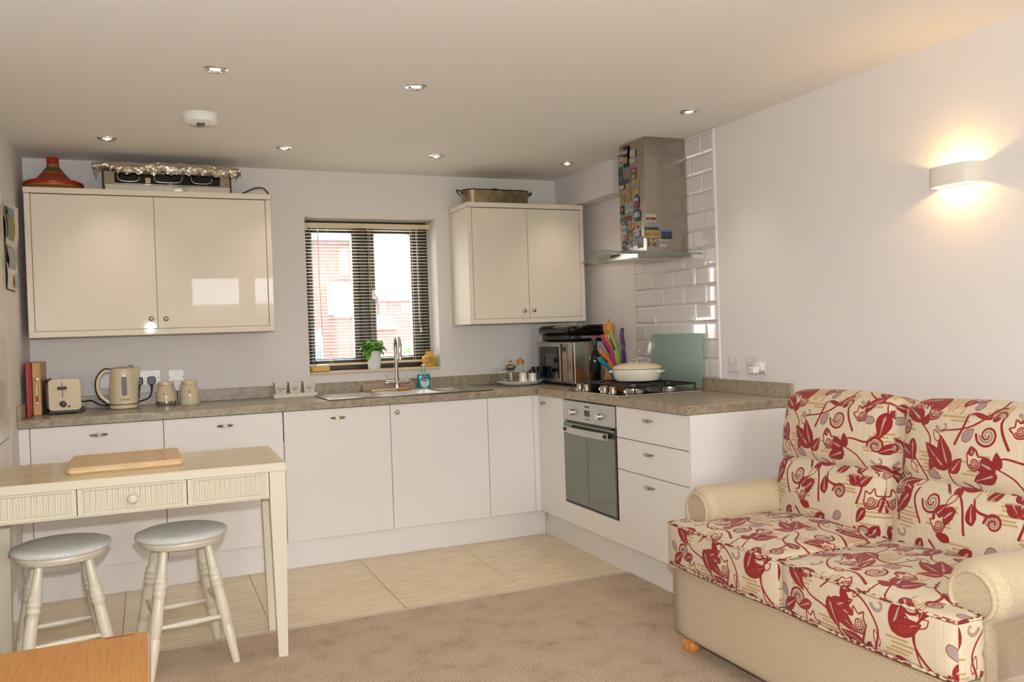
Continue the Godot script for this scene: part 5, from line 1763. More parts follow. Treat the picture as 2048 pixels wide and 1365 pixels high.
# ---------------------------------------------------------------- on the window sill
func build_sill_items() -> void:
	var y := 1.0455
	var c := V(-1.441, y, -0.035)
	var p := thing("potted_basil", "basil plant in a white tapered pot on the window sill", "plant", c)
	var t := Transform3D(Basis.IDENTITY, c)
	put("pot", S().lathe([Vector2(0, 0), Vector2(0.036, 0), Vector2(0.038, 0.003), Vector2(0.0465, 0.116), Vector2(0.0465, 0.119), Vector2(0.0435, 0.119), Vector2(0.042, 0.10), Vector2(0, 0.10)], 32, t), M.pot_white, p)
	put("soil", S().lathe([Vector2(0.0415, 0.099), Vector2(0.0, 0.104)], 20, t), M.soil, p)
	var leaf_at := func(at: Vector3, dir: Vector3, long: float, wide: float, droop: float) -> void:
		var s := S()
		var side := dir.cross(Vector3.UP).normalized()
		if side.length() < 0.1:
			side = Vector3.RIGHT
		var m := 7
		var mid := []
		for k in m + 1:
			var f := float(k) / m
			mid.append(at + dir * long * f + V(0, -droop * f * f * long, 0))
		for k in m:
			for e in [-1.0, 1.0]:
				var w0 := wide * pow(sin(PI * clampf(float(k) / m * 0.96 + 0.02, 0, 1)), 0.8)
				var w1 := wide * pow(sin(PI * clampf(float(k + 1) / m * 0.96 + 0.02, 0, 1)), 0.8) if k < m - 1 else 0.0
				if k == 0:
					w0 = 0.0
				var a: Vector3 = mid[k]
				var b: Vector3 = mid[k + 1]
				var lift := V(0, 0.35, 0)
				s.oquad(a, b, b + side * e * w1 + lift * w1, a + side * e * w0 + lift * w0, V(0, 1, 0), 3)
				var dn := V(0, -0.0008, 0)
				s.oquad(a + dn, b + dn, b + side * e * w1 + lift * w1 + dn, a + side * e * w0 + lift * w0 + dn, V(0, -1, 0), 4)
		put("leaf", s, M.basil_leaf, p)
	for k in 46:
		var a := rng.randf_range(0, TAU)
		var r := rng.randf_range(0.0, 0.040)
		var h := rng.randf_range(0.118, 0.182)
		var d := V(cos(a), rng.randf_range(-0.1, 0.7), sin(a)).normalized()
		leaf_at.call(c + V(cos(a) * r, h, sin(a) * r), d, rng.randf_range(0.042, 0.066), rng.randf_range(0.015, 0.025), rng.randf_range(0.4, 1.1))
	leaf_at.call(c + V(-0.03, 0.135, 0.03), V(-0.35, -0.9, 0.35).normalized(), 0.085, 0.022, 0.1)
	leaf_at.call(c + V(0.04, 0.160, 0.01), V(0.75, -0.55, 0.2).normalized(), 0.065, 0.017, 0.3)
	leaf_at.call(c + V(-0.05, 0.165, 0.0), V(-0.8, -0.35, 0.2).normalized(), 0.055, 0.017, 0.5)
	leaf_at.call(c + V(0.03, 0.15, 0.03), V(0.7, -0.4, 0.5).normalized(), 0.055, 0.017, 0.4)
	for k in 6:
		var a := TAU * k / 6
		put("stem", S().tube([c + V(cos(a) * 0.014, 0.10, sin(a) * 0.014), c + V(cos(a) * 0.024, 0.14, sin(a) * 0.024)], 0.0018, 6), M.basil_leaf, p)
	# painted flask
	var vc := V(-1.065, y, -0.055)
	var v := thing("painted_vase", "round yellow vase painted with a flower on the window sill", "vase", vc)
	var flat := Transform3D(Basis.from_scale(V(1, 1, 0.62)), vc)
	put("body", S().lathe([Vector2(0, 0), Vector2(0.034, 0), Vector2(0.036, 0.004), Vector2(0.047, 0.020), Vector2(0.053, 0.042), Vector2(0.048, 0.064), Vector2(0.033, 0.078), Vector2(0.025, 0.083), Vector2(0.023, 0.092), Vector2(0.029, 0.100), Vector2(0.027, 0.102), Vector2(0.019, 0.096), Vector2(0, 0.08)], 36, flat, 1.2), M.vase_yellow, v)
	var fz := func(x: float, yy: float) -> float:
		return 0.62 * sqrt(maxf(0.0, 0.0535 * 0.0535 - x * x - pow((yy - 0.042) * 0.9, 2))) + 0.0008
	var spot := func(x: float, yy: float, r: float, m: Material) -> void:
		put("painted_spot", S().lathe([Vector2(r, 0), Vector2(r * 0.7, 0.0008), Vector2(0, 0.001)], 12, lying(V(x * 6.0, (yy - 0.042) * 6.0, 0.62).normalized(), vc + V(x, yy, fz.call(x, yy)))), m, v)
	spot.call(-0.004, 0.046, 0.0065, M.tagine_clay)
	for k in 8:
		var a := TAU * k / 8
		spot.call(-0.004 + cos(a) * 0.015, 0.046 + sin(a) * 0.015, 0.0042, [M.print_black, M.tagine_green][k % 2])
	for q in [Vector2(-0.030, 0.035), Vector2(0.026, 0.035), Vector2(-0.026, 0.022), Vector2(0.020, 0.020), Vector2(0.030, 0.052), Vector2(-0.030, 0.056)]:
		spot.call(q.x, q.y, 0.0036, M.print_black)
	# yellow soap dish at the other end
	var d := thing("sponge_dish", "yellow block with white cloth on top at the window sill's end", "dish", V(-1.785, y, -0.035))
	put("block", S().box(V(-1.842, y, -0.075), V(-1.728, y + 0.034, 0.0), 0.008), M.sponge_yellow, d)
	put("cloth", S().cushion(V(-1.815, y + 0.034, -0.07), V(-1.728, y + 0.046, -0.008), 0.005, V(0, 0.002, 0), 6), M.white_ceramic, d)

# ---------------------------------------------------------------- right part of the worktop
func build_right_counter() -> void:
	# oval plate of breakfast things
	var c := V(-0.562, W + 0.0005, 0.27)
	var p := thing("oval_plate", "white oval plate holding a cafetiere and salt and pepper pots", "plate", c)
	put("plate", S().lathe([Vector2(0, 0.001), Vector2(0.085, 0.001), Vector2(0.10, 0.005), Vector2(0.158, 0.026), Vector2(0.159, 0.029), Vector2(0.104, 0.0105), Vector2(0.085, 0.007), Vector2(0, 0.006)], 48, Transform3D(Basis.from_scale(V(1.0, 1, 0.72)), c), 1.0), M.white_ceramic, p)
	var y := W + 0.0075
	# small cafetiere
	var k := V(-0.622, y + 0.003, 0.262)
	var f := thing("cafetiere", "small chrome cafetiere with ribbed holder on the oval plate", "cafetiere", k)
	var kt := Transform3D(Basis.IDENTITY, k)
	put("glass", S().lathe([Vector2(0, 0.004), Vector2(0.032, 0.004), Vector2(0.032, 0.105), Vector2(0.034, 0.108)], 24, kt), M.clear_glass, f)
	put("coffee", S().lathe([Vector2(0, 0.005), Vector2(0.0305, 0.005), Vector2(0.0305, 0.062), Vector2(0, 0.062)], 24, kt), M.black_gloss, f)
	for q in 7:
		put("hoop", S().lathe([Vector2(0.0325, 0.004 + q * 0.0105), Vector2(0.036, 0.006 + q * 0.0105), Vector2(0.036, 0.010 + q * 0.0105), Vector2(0.0325, 0.012 + q * 0.0105)], 24, kt), M.chrome, f)
	put("lid", S().lathe([Vector2(0.036, 0.106), Vector2(0.037, 0.110), Vector2(0.031, 0.120), Vector2(0.016, 0.128), Vector2(0.004, 0.131), Vector2(0.0035, 0.138), Vector2(0.0075, 0.142), Vector2(0.0085, 0.147), Vector2(0.006, 0.152), Vector2(0, 0.154)], 28, kt), M.nickel, f)
	put("strainer", S().lathe([Vector2(0, 0.088), Vector2(0.022, 0.088), Vector2(0.030, 0.104), Vector2(0, 0.104)], 24, kt), M.black_plastic, f)
	put("handle", S().tube(curve([k + V(-0.033, 0.100, 0.0), k + V(-0.055, 0.098, 0), k + V(-0.073, 0.075, 0), k + V(-0.068, 0.046, 0), k + V(-0.048, 0.032, 0), k + V(-0.037, 0.028, 0), k + V(-0.037, 0.004, 0)], 5), 0.0032, 8), M.chrome, f)
	# acrylic mill with wooden head
	k = V(-0.540, y, 0.235)
	kt = Transform3D(Basis.IDENTITY, k)
	f = thing("pepper_mill", "clear pepper mill with round wooden head on the oval plate", "pepper mill", k)
	put("body", S().lathe([Vector2(0, 0), Vector2(0.026, 0), Vector2(0.025, 0.02), Vector2(0.023, 0.06), Vector2(0.0245, 0.128), Vector2(0, 0.128)], 24, kt), M.clear_glass, f)
	put("peppercorns", S().lathe([Vector2(0, 0.004), Vector2(0.022, 0.004), Vector2(0.021, 0.05), Vector2(0, 0.056)], 20, kt), M.side_wood, f)
	put("spindle", S().tube([k + V(0, 0.05, 0), k + V(0, 0.128, 0)], 0.003, 8), M.chrome, f)
	put("head", S().lathe([Vector2(0, 0.128), Vector2(0.025, 0.128), Vector2(0.0275, 0.136), Vector2(0.0275, 0.146), Vector2(0.022, 0.156), Vector2(0.010, 0.161), Vector2(0, 0.161)], 24, kt, 1.0), M.mill_wood, f)
	put("finial", S().lathe([Vector2(0.002, 0.160), Vector2(0.002, 0.166), Vector2(0.0045, 0.169), Vector2(0.0035, 0.174), Vector2(0, 0.175)], 12, kt), M.chrome, f)
	# salt and pepper
	for q in 2:
		k = V([-0.556, -0.487][q], y, [0.305, 0.300][q])
		kt = Transform3D(Basis.IDENTITY, k)
		f = thing("cruet", ["open cream ceramic cruet in front of the pepper mill", "cream ceramic cruet with black lid beside the blue jar"][q], "cruet", k, "salt and pepper cruets")
		put("body", S().lathe([Vector2(0, 0), Vector2(0.0285, 0), Vector2(0.0295, 0.003), Vector2(0.029, 0.018), Vector2(0.0245, 0.045), Vector2(0.0245, 0.056), Vector2(0.0255, 0.066), Vector2(0.0235, 0.069), Vector2(0, 0.069)], 28, kt, 1.0), M.ivory_ceramic, f)
		put("lid", S().lathe([Vector2(0, 0.069), Vector2(0.022, 0.069), Vector2(0.022, 0.074 if q == 0 else 0.088), Vector2(0.020, 0.076 if q == 0 else 0.091), Vector2(0, 0.077 if q == 0 else 0.092)], 24, kt), M.ivory_ceramic if q == 0 else M.black_plastic, f)
	k = V(-0.445, y, 0.262)
	kt = Transform3D(Basis.IDENTITY, k)
	f = thing("spice_jar", "blue spice jar with black lid beside the microwave", "jar", k)
	put("body", S().lathe([Vector2(0, 0), Vector2(0.0225, 0), Vector2(0.0235, 0.003), Vector2(0.0235, 0.076), Vector2(0.020, 0.080), Vector2(0, 0.080)], 24, kt), M.blue_jar, f)
	put("lid", S().lathe([Vector2(0, 0.080), Vector2(0.0275, 0.080), Vector2(0.0275, 0.104), Vector2(0.026, 0.106), Vector2(0, 0.106)], 24, kt), M.black_plastic, f)

	# microwave facing the kitchen
	var o := thing("microwave", "stainless steel microwave with black glass door in the corner", "microwave", V(-0.23, W, 0.45))
	var x0 := -0.398
	var x1 := -0.030
	var z0 := 0.195
	var z1 := 0.690
	var y0 := W + 0.014
	var y1 := 1.184
	put("casing", S().box(V(x0 + 0.02, y0, z0), V(x1, y1, z1), 0.004), M.steel, o)
	put("foot", S().box(V(-0.37, W, 0.22), V(-0.34, y0, 0.25)).box(V(-0.37, W, 0.63), V(-0.34, y0, 0.66)).box(V(-0.09, W, 0.22), V(-0.06, y0, 0.25)).box(V(-0.09, W, 0.63), V(-0.06, y0, 0.66)), M.black_plastic, o)
	put("front_frame", S().box(V(x0, y0 + 0.002, z0 + 0.001), V(x0 + 0.021, y1 - 0.001, z1 - 0.001), 0.003), M.hood_steel, o)
	var dr := put("door", S().box(V(x0 - 0.006, y0 + 0.028, z0 + 0.045), V(x0, y1 - 0.030, 0.510), 0.003), M.black_gloss, o)
	put("handle", S().box(V(x0 - 0.012, y0 + 0.012, 0.535), V(x0 - 0.001, y1 - 0.012, 0.556), 0.004), M.hood_steel, dr)
	var cp := put("control_panel", S().box(V(x0 - 0.004, y0 + 0.015, 0.570), V(x0, y1 - 0.012, 0.632), 0.002), M.button_tan, o)
	put("display", S().box(V(x0 - 0.005, y1 - 0.058, 0.576), V(x0 - 0.003, y1 - 0.030, 0.626)), M.display_dark, cp)
	for q in 7:
		put("button_row", S().box(V(x0 - 0.0065, y0 + 0.022 + q * 0.024, 0.577), V(x0 - 0.003, y0 + 0.040 + q * 0.024, 0.625), 0.0012), M.nickel if q == 6 else M.button_tan, cp)
	# health grill on top
	var g := thing("contact_grill", "black contact grill lying on top of the microwave", "grill", V(-0.22, y1, 0.42))
	var gy := y1 + 0.001
	put("lower_shell", S().cushion(V(-0.375, gy, 0.215), V(-0.075, gy + 0.050, 0.63), 0.02, V(0.004, 0, 0.006), 8), M.black_plastic, g)
	put("lid", S().cushion(V(-0.392, gy + 0.048, 0.19), V(-0.065, gy + 0.100, 0.66), 0.024, V(0.004, 0.006, 0.008), 10), M.black_gloss, g)
	put("handle", S().tube(curve([V(-0.36, gy + 0.060, 0.655), V(-0.33, gy + 0.085, 0.685), V(-0.22, gy + 0.092, 0.698), V(-0.11, gy + 0.085, 0.685), V(-0.08, gy + 0.060, 0.655)], 5), 0.011, 10), M.black_gloss, g)
	put("drip_slot", S().box(V(-0.30, gy + 0.018, 0.628), V(-0.12, gy + 0.034, 0.640), 0.003), M.grey_plastic, g)

	# wine bottle
	k = V(-0.345, W + 0.0005, 0.885)
	kt = Transform3D(Basis.IDENTITY, k)
	f = thing("wine_bottle", "dark green wine bottle with red cap beside the hob", "bottle", k)
	put("bottle", S().lathe([Vector2(0, 0.001), Vector2(0.034, 0.001), Vector2(0.0372, 0.006), Vector2(0.0372, 0.165), Vector2(0.034, 0.192), Vector2(0.022, 0.215), Vector2(0.0155, 0.230), Vector2(0.0145, 0.262), Vector2(0.0142, 0.285), Vector2(0, 0.285)], 32, kt, 1.0), M.bottle_glass, f)
	put("capsule", S().lathe([Vector2(0.0148, 0.250), Vector2(0.0150, 0.252), Vector2(0.0150, 0.296)], 24, kt), M.black_plastic, f)
	put("cap", S().lathe([Vector2(0.0155, 0.294), Vector2(0.0158, 0.305), Vector2(0.014, 0.308), Vector2(0, 0.308)], 24, kt), M.red_cap, f)
	# tall wooden pepper mill
	k = V(-0.195, W + 0.0005, 0.80)
	kt = Transform3D(Basis.IDENTITY, k)
	f = thing("pepper_mill", "tall turned wooden pepper mill behind the knife block", "pepper mill", k)
	put("body", S().lathe([Vector2(0, 0), Vector2(0.036, 0), Vector2(0.037, 0.01), Vector2(0.035, 0.05), Vector2(0.027, 0.12), Vector2(0.0255, 0.20), Vector2(0.027, 0.27), Vector2(0.031, 0.285), Vector2(0.034, 0.292), Vector2(0.031, 0.299), Vector2(0.0345, 0.308), Vector2(0.031, 0.318), Vector2(0, 0.318)], 32, kt, 0.9), M.mill_wood, f)
	put("head", S().lathe([Vector2(0, 0.318), Vector2(0.029, 0.318), Vector2(0.036, 0.330), Vector2(0.0385, 0.350), Vector2(0.035, 0.372), Vector2(0.024, 0.386), Vector2(0.010, 0.391), Vector2(0, 0.391)], 32, kt, 1.0), M.mill_wood, f)
	put("finial", S().lathe([Vector2(0.004, 0.390), Vector2(0.004, 0.396), Vector2(0.0065, 0.400), Vector2(0.004, 0.406), Vector2(0, 0.407)], 14, kt), M.chrome, f)
	# knife stand: clear block with fanned colour-handled knives
	k = V(-0.235, W + 0.0005, 0.915)
	f = thing("knife_block", "wooden knife block behind the cream casserole", "knife block", k)
	put("block", S().prism([Vector2(-0.05, 0.0), Vector2(0.06, 0.0), Vector2(0.06, 0.085), Vector2(0.0, 0.105), Vector2(-0.05, 0.06)], -0.03, 0.03, Transform3D(Basis.IDENTITY, k)), M.mill_wood, f)
	# [blade foot, handle start, handle end, colour, label]
	var kn := [
		[V(-0.225, 0.955, 0.935), V(-0.262, 1.110, 0.935), V(-0.322, 1.222, 0.935), "knife_pink", "pink"],
		[V(-0.205, 0.960, 0.925), V(-0.218, 1.120, 0.920), V(-0.250, 1.246, 0.915), "knife_green", "lime green"],
		[V(-0.180, 0.960, 0.935), V(-0.180, 1.125, 0.935), V(-0.184, 1.258, 0.935), "knife_purple", "purple"],
		[V(-0.250, 0.960, 0.950), V(-0.285, 1.060, 0.950), V(-0.345, 1.137, 0.950), "knife_orange", "orange"],
		[V(-0.262, 0.965, 0.970), V(-0.300, 1.025, 0.970), V(-0.368, 1.092, 0.970), "knife_teal", "teal"],
	]
	for q in kn:
		var a: Vector3 = q[0]
		var b: Vector3 = q[1]
		var e: Vector3 = q[2]
		var m: Material = M[q[3]]
		f = thing("kitchen_knife", "kitchen knife with %s handle leaning in the knife block" % q[4], "knife", a, "coloured knives in the block")
		var bend := (b - a).normalized()
		var wide := 0.019 if q[4] != "teal" else 0.014
		# coated blade in the same colour
		put("blade", S().tube([a, a.lerp(b, 0.5), b], [wide, wide, wide * 0.85], 8, true, 0.10, V(0, 0, 1)), m, f)
		var side := (e - b).cross(V(0, 0, 1)).normalized()
		put("handle", S().tube(curve([b, b.lerp(e, 0.25) + side * 0.004, b.lerp(e, 0.6) - side * 0.003, b.lerp(e, 0.88) - side * 0.002, e + side * 0.006], 4), [0.0105, 0.0105, 0.0105, 0.0105, 0.0118, 0.0125, 0.0130, 0.0130, 0.0130, 0.0125, 0.012, 0.0118, 0.0115, 0.011, 0.0105, 0.0095, 0.008], 10, true, 0.75, V(0, 0, 1)), m, f)
		if q[4] != "teal" and q[4] != "purple":
			put("grip_inlay", S().tube(curve([b.lerp(e, 0.12) - side * 0.0085, b.lerp(e, 0.5) - side * 0.0125, b.lerp(e, 0.85) - side * 0.0100], 4), 0.0055, 8), M.navy, f)
	# casserole on the hob
	k = V(-0.275, W + 0.0565, 1.235)
	kt = Transform3D(Basis.IDENTITY, k)
	f = thing("casserole", "shallow cream enamelled casserole with lid on the hob", "casserole", k)
	put("pot", S().lathe([Vector2(0, 0), Vector2(0.1097, 0), Vector2(0.1209, 0.004), Vector2(0.1311, 0.020), Vector2(0.1344, 0.050), Vector2(0.1348, 0.066), Vector2(0, 0.066)], 56, kt), M.pan_enamel, f)
	put("rim", S().lathe([Vector2(0.1344, 0.066), Vector2(0.1362, 0.0668), Vector2(0.1362, 0.0695), Vector2(0.1344, 0.070)], 56, kt), M.black_iron, f)
	put("lid", S().lathe([Vector2(0.1372, 0.069), Vector2(0.1376, 0.074), Vector2(0.1283, 0.082), Vector2(0.0930, 0.094), Vector2(0.05, 0.101), Vector2(0, 0.102)], 56, kt, 0.9), M.pan_lid_enamel, f)
	put("lid_knob", S().tube([k + V(0, 0.100, 0), k + V(0, 0.120, 0)], 0.006, 10).box(k + V(-0.020, 0.116, -0.006), k + V(0.020, 0.122, 0.006), 0.002).box(k + V(-0.006, 0.1165, -0.020), k + V(0.006, 0.1215, 0.020), 0.002), M.chrome, f)
	for an in [0.92, 0.92 + PI]:
		var d := V(cos(an), 0, sin(an))
		var sd := V(-sin(an), 0, cos(an))
		put("side_handle", S().tube(curve([k + d * 0.130 + sd * 0.05 + V(0, 0.050, 0), k + d * 0.147 + sd * 0.038 + V(0, 0.052, 0), k + d * 0.152 + V(0, 0.053, 0), k + d * 0.147 - sd * 0.038 + V(0, 0.052, 0), k + d * 0.130 - sd * 0.05 + V(0, 0.050, 0)], 5), 0.0055, 8, true, 1.3), M.pan_enamel, f)
	# glass worktop saver leaning on the tiles
	f = thing("glass_chopping_board", "frosted green glass board leaning on the tiles behind the hob", "board", V(-0.045, W + 0.011, 1.255))
	var tilt := Basis(V(0, 0, 1), deg_to_rad(-4.5)) * Basis(V(0, 0, 1), V(0, 1, 0), V(-1, 0, 0))
	put("sheet", S().prism(rounded(0.500, 0.294, 0.024, 6, Vector2(0, 0.149)), 0.0, 0.005, Transform3D(tilt, V(-0.044, W + 0.0105, 1.258)), 0.001), M.board_glass, f)
	var rim := []
	for q in rounded(0.500, 0.294, 0.024, 6, Vector2(0, 0.149)):
		rim.append(Transform3D(tilt, V(-0.044, W + 0.0105, 1.258)) * Vector3(q.x, q.y, 0.0025))
	put("edge", S().tube(rim, 0.0024, 6, false, 1.0, V(1, 0, 0), true), M.board_glass_edge, f)

# ---------------------------------------------------------------- on top of the wall cabinets
func build_cupboard_tops() -> void:
	var y := 2.0805
	var c := V(-3.193, y, 0.185)
	var t := thing("tagine", "red and green striped clay tagine on the wide wall cabinet", "tagine", c)
	var ct := Transform3D(Basis.IDENTITY, c)
	put("dish", S().lathe([Vector2(0, 0), Vector2(0.095, 0), Vector2(0.105, 0.004), Vector2(0.136, 0.022), Vector2(0.138, 0.030), Vector2(0, 0.030)], 40, ct), M.tagine_clay, t)
	var bands := [[[0.142, 0.030], [0.145, 0.036], [0.143, 0.046], [0.128, 0.054], [0.095, 0.060], "tagine_red"], [[0.095, 0.060], [0.086, 0.066], "tagine_tan"], [[0.086, 0.066], [0.080, 0.072], "tagine_green"], [[0.080, 0.072], [0.060, 0.096], "tagine_red"], [[0.060, 0.096], [0.055, 0.102], "tagine_tan"], [[0.055, 0.102], [0.034, 0.130], "tagine_green"], [[0.034, 0.130], [0.030, 0.138], [0.0305, 0.146], "tagine_tan"], [[0.0305, 0.146], [0.0285, 0.152], [0.030, 0.176], [0.0275, 0.183], [0.0, 0.178], "tagine_red"]]
	for b in bands:
		var prof := []
		for q in b.size() - 1:
			prof.append(Vector2(b[q][0], b[q][1]))
		put("lid_band", S().lathe(prof, 40, ct, 0.9), M[b[-1]], t)
	# tabletop grill under foil
	var g := thing("tabletop_oven", "small stainless tabletop oven stored on the wide wall cabinet", "oven", V(-2.63, y, 0.19))
	var x0 := -2.957
	var x1 := -2.300
	put("casing", S().box(V(x0 + 0.006, y + 0.004, 0.05), V(x1 - 0.006, y + 0.112, 0.27), 0.003), M.steel, g)
	put("side_cheek", S().box(V(x0, y, 0.045), V(x0 + 0.010, y + 0.115, 0.275), 0.002), M.black_plastic, g)
	put("side_cheek", S().box(V(x1 - 0.010, y, 0.045), V(x1, y + 0.115, 0.275), 0.002), M.black_plastic, g)
	put("front_rail", S().box(V(x0 + 0.010, y + 0.006, 0.270), V(x1 - 0.010, y + 0.044, 0.282), 0.004), M.chrome, g)
	var w := put("window", S().box(V(x0 + 0.060, y + 0.046, 0.268), V(x1 - 0.060, y + 0.105, 0.273)), M.black_gloss, g)
	for a in [[0.075, 0.185], [0.255, 0.400], [0.445, 0.555]]:
		put("heater_loop", S().tube(curve([V(x0 + a[0], y + 0.095, 0.275), V(x0 + a[0] + 0.006, y + 0.068, 0.278), V(x0 + a[0] + 0.03, y + 0.058, 0.278), V(x0 + a[1] - 0.03, y + 0.058, 0.278), V(x0 + a[1] - 0.006, y + 0.068, 0.278), V(x0 + a[1], y + 0.095, 0.275)], 5), 0.0036, 8), M.hood_steel, w)
	put("badge", S().box(V(x0 + 0.210, y + 0.050, 0.272), V(x0 + 0.240, y + 0.082, 0.278), 0.004), M.nickel, g)
	for a in [x0 + 0.010, x1 - 0.060]:
		put("front_end", S().box(V(a, y + 0.044, 0.268), V(a + 0.050, y + 0.108, 0.274)), M.button_tan, g)
	put("rivet", S().lathe([Vector2(0, 0), Vector2(0.005, 0), Vector2(0, 0.002)], 10, lying(V(0, 0, 1), V(x1 - 0.030, y + 0.058, 0.274))), M.slot_dark, g)
	# crumpled foil laid over it, hanging down in front
	var f := thing("foil_sheet", "crumpled sheet of kitchen foil draped over the tabletop oven", "foil", V(-2.63, y + 0.115, 0.19))
	var nz := FastNoiseLite.new()
	nz.seed = 9
	nz.frequency = 6.0
	nz.fractal_octaves = 4
	var nx := 130
	var nv := 34
	var grid := []
	for i in nx + 1:
		var row := []
		var u := float(i) / nx
		var x := lerpf(-3.000, -2.252, u)
		for j in nv + 1:
			var v := float(j) / nv
			# runs from the back, over the top, then down the front
			var p: Vector3
			var lip := 0.115 + 0.028 * nz.get_noise_2d(x * 3.0, 5.0)
			if v < 0.55:
				p = V(x, y + 0.150 + 0.012 * sin(u * PI), lerpf(0.03, 0.292, v / 0.55))
			else:
				var h := (v - 0.55) / 0.45
				p = V(x, lerpf(y + 0.150 + 0.012 * sin(u * PI), y + lip - 0.012, h), 0.300 + 0.010 * sin(h * PI))
			# ends fold down
			var endf := maxf(0.0, absf(u - 0.5) * 2.0 - 0.93) / 0.07
			p.y -= endf * endf * (0.030 if v < 0.55 else 0.010)
			var amp := 0.012
			p += V(nz.get_noise_3d(p.x, p.y, p.z) * amp * 0.5, nz.get_noise_3d(p.z + 7.0, p.x * 1.5, p.y) * amp, nz.get_noise_3d(p.y * 2.0 + 3.0, p.z, p.x * 1.4) * amp * 1.3)
			p.y = minf(p.y, H - 0.006)
			row.append(p)
		grid.append(row)
	var s := S()
	for i in nx:
		for j in nv:
			s.quad(grid[i][j], grid[i][j + 1], grid[i + 1][j + 1], grid[i + 1][j])
	put("sheet", s, M.foil, f)
	# folded corner ear
	put("corner_fold", S().prism([Vector2(0, 0), Vector2(0.045, 0.0), Vector2(0.03, -0.07), Vector2(0.022, -0.085)], 0.0, 0.003, Transform3D(Basis(V(0.9, 0, 0.43), V(0, 1, 0), V(-0.43, 0, 0.9)), V(-3.003, y + 0.150, 0.29))), M.foil, f)
	one("cable", "black cable looping up on the wide wall cabinet beside the foil", "cable", S().tube(curve([V(-2.30, y + 0.006, 0.20), V(-2.255, y + 0.006, 0.29), V(-2.225, y + 0.016, 0.315), V(-2.175, y + 0.038, 0.32), V(-2.130, y + 0.036, 0.32), V(-2.105, y + 0.004, 0.325)], 6), 0.0038, 8), M.black_plastic)
	# fish kettle
	var yk := 2.0753
	var k := thing("fish_kettle", "long tarnished steel fish kettle with wire handles on the small wall cabinet", "pan", V(-0.654, yk, 0.17))
	var out := rounded(0.462, 0.15, 0.07, 8)
	var top := []
	var bs := S()
	var m := out.size()
	for q in m:
		var e := (q + 1) % m
		var a: Vector2 = out[q]
		var b: Vector2 = out[e]
		var lo := V(-0.654 + a.x * 0.97, yk + 0.0005, 0.17 - a.y * 0.97)
		var lo2 := V(-0.654 + b.x * 0.97, yk + 0.0005, 0.17 - b.y * 0.97)
		var hi := V(-0.654 + a.x, yk + 0.098, 0.17 - a.y)
		var hi2 := V(-0.654 + b.x, yk + 0.098, 0.17 - b.y)
		bs.oquad(lo, lo2, hi2, hi, (lo + lo2) / 2 - V(-0.654, yk, 0.17), 3)
		bs.otri(lo, lo2, V(-0.654, yk + 0.0005, 0.17), V(0, -1, 0))
		bs.otri(hi, hi2, V(-0.654, yk + 0.094, 0.17), V(0, 1, 0))
		top.append(hi)
	put("pan", bs, M.old_pan_steel, k)
	put("rim", S().tube(top, 0.0035, 8, false, 1.0, Vector3.UP, true), M.black_iron, k)
	put("lid_handle", S().tube(curve([V(-0.69, yk + 0.096, 0.17), V(-0.68, yk + 0.112, 0.17), V(-0.654, yk + 0.116, 0.17), V(-0.628, yk + 0.112, 0.17), V(-0.618, yk + 0.096, 0.17)], 4), 0.004, 8), M.black_iron, k)
	for e in [-1.0, 1.0]:
		put("side_handle", S().tube(curve([V(-0.654 + e * 0.229, yk + 0.070, 0.14), V(-0.654 + e * 0.250, yk + 0.090, 0.145), V(-0.654 + e * 0.262, yk + 0.100, 0.17), V(-0.654 + e * 0.250, yk + 0.090, 0.195), V(-0.654 + e * 0.229, yk + 0.070, 0.20)], 5), 0.0038, 8), M.black_iron, k)

# ---------------------------------------------------------------- sockets and plugs
func socket(called: String, label: String, at: Vector3, along: Vector3, out: Vector3, w: float, h: float, gangs: int) -> Node3D:
	var o := thing(called, label, "socket", at, "wall sockets and switches")
	var t := frame(along, V(0, 1, 0), at)
	put("plate", S().prism(rounded(w, h, 0.006, 3), 0.0, 0.009, t, 0.003), M.white_plastic if out.z > 0 else M.dim_white_plastic, o)
	for g in gangs:
		var x := 0.0 if gangs == 1 else (g - 0.5) * w * 0.5
		put("rocker", S().box(V(x - 0.007, h * 0.16, 0.009), V(x + 0.007, h * 0.36, 0.0125), 0.002, t), M.white_plastic, o)
		if gangs == 2:
			put("pin_hole", S().box(V(x - 0.002, -0.008, 0.0088), V(x + 0.002, 0.002, 0.0094), 0.0, t).box(V(x - 0.013, -0.024, 0.0088), V(x - 0.007, -0.020, 0.0094), 0.0, t).box(V(x + 0.007, -0.024, 0.0088), V(x + 0.013, -0.020, 0.0094), 0.0, t), M.slot_dark, o)
	for e in [-1.0, 1.0]:
		put("screw", S().lathe([Vector2(0, 0), Vector2(0.0028, 0), Vector2(0, 0.0008)], 10, t * lying(V(0, 0, 1), V(e * w * 0.42, 0, 0.009))), M.slot_dark, o)
	return o

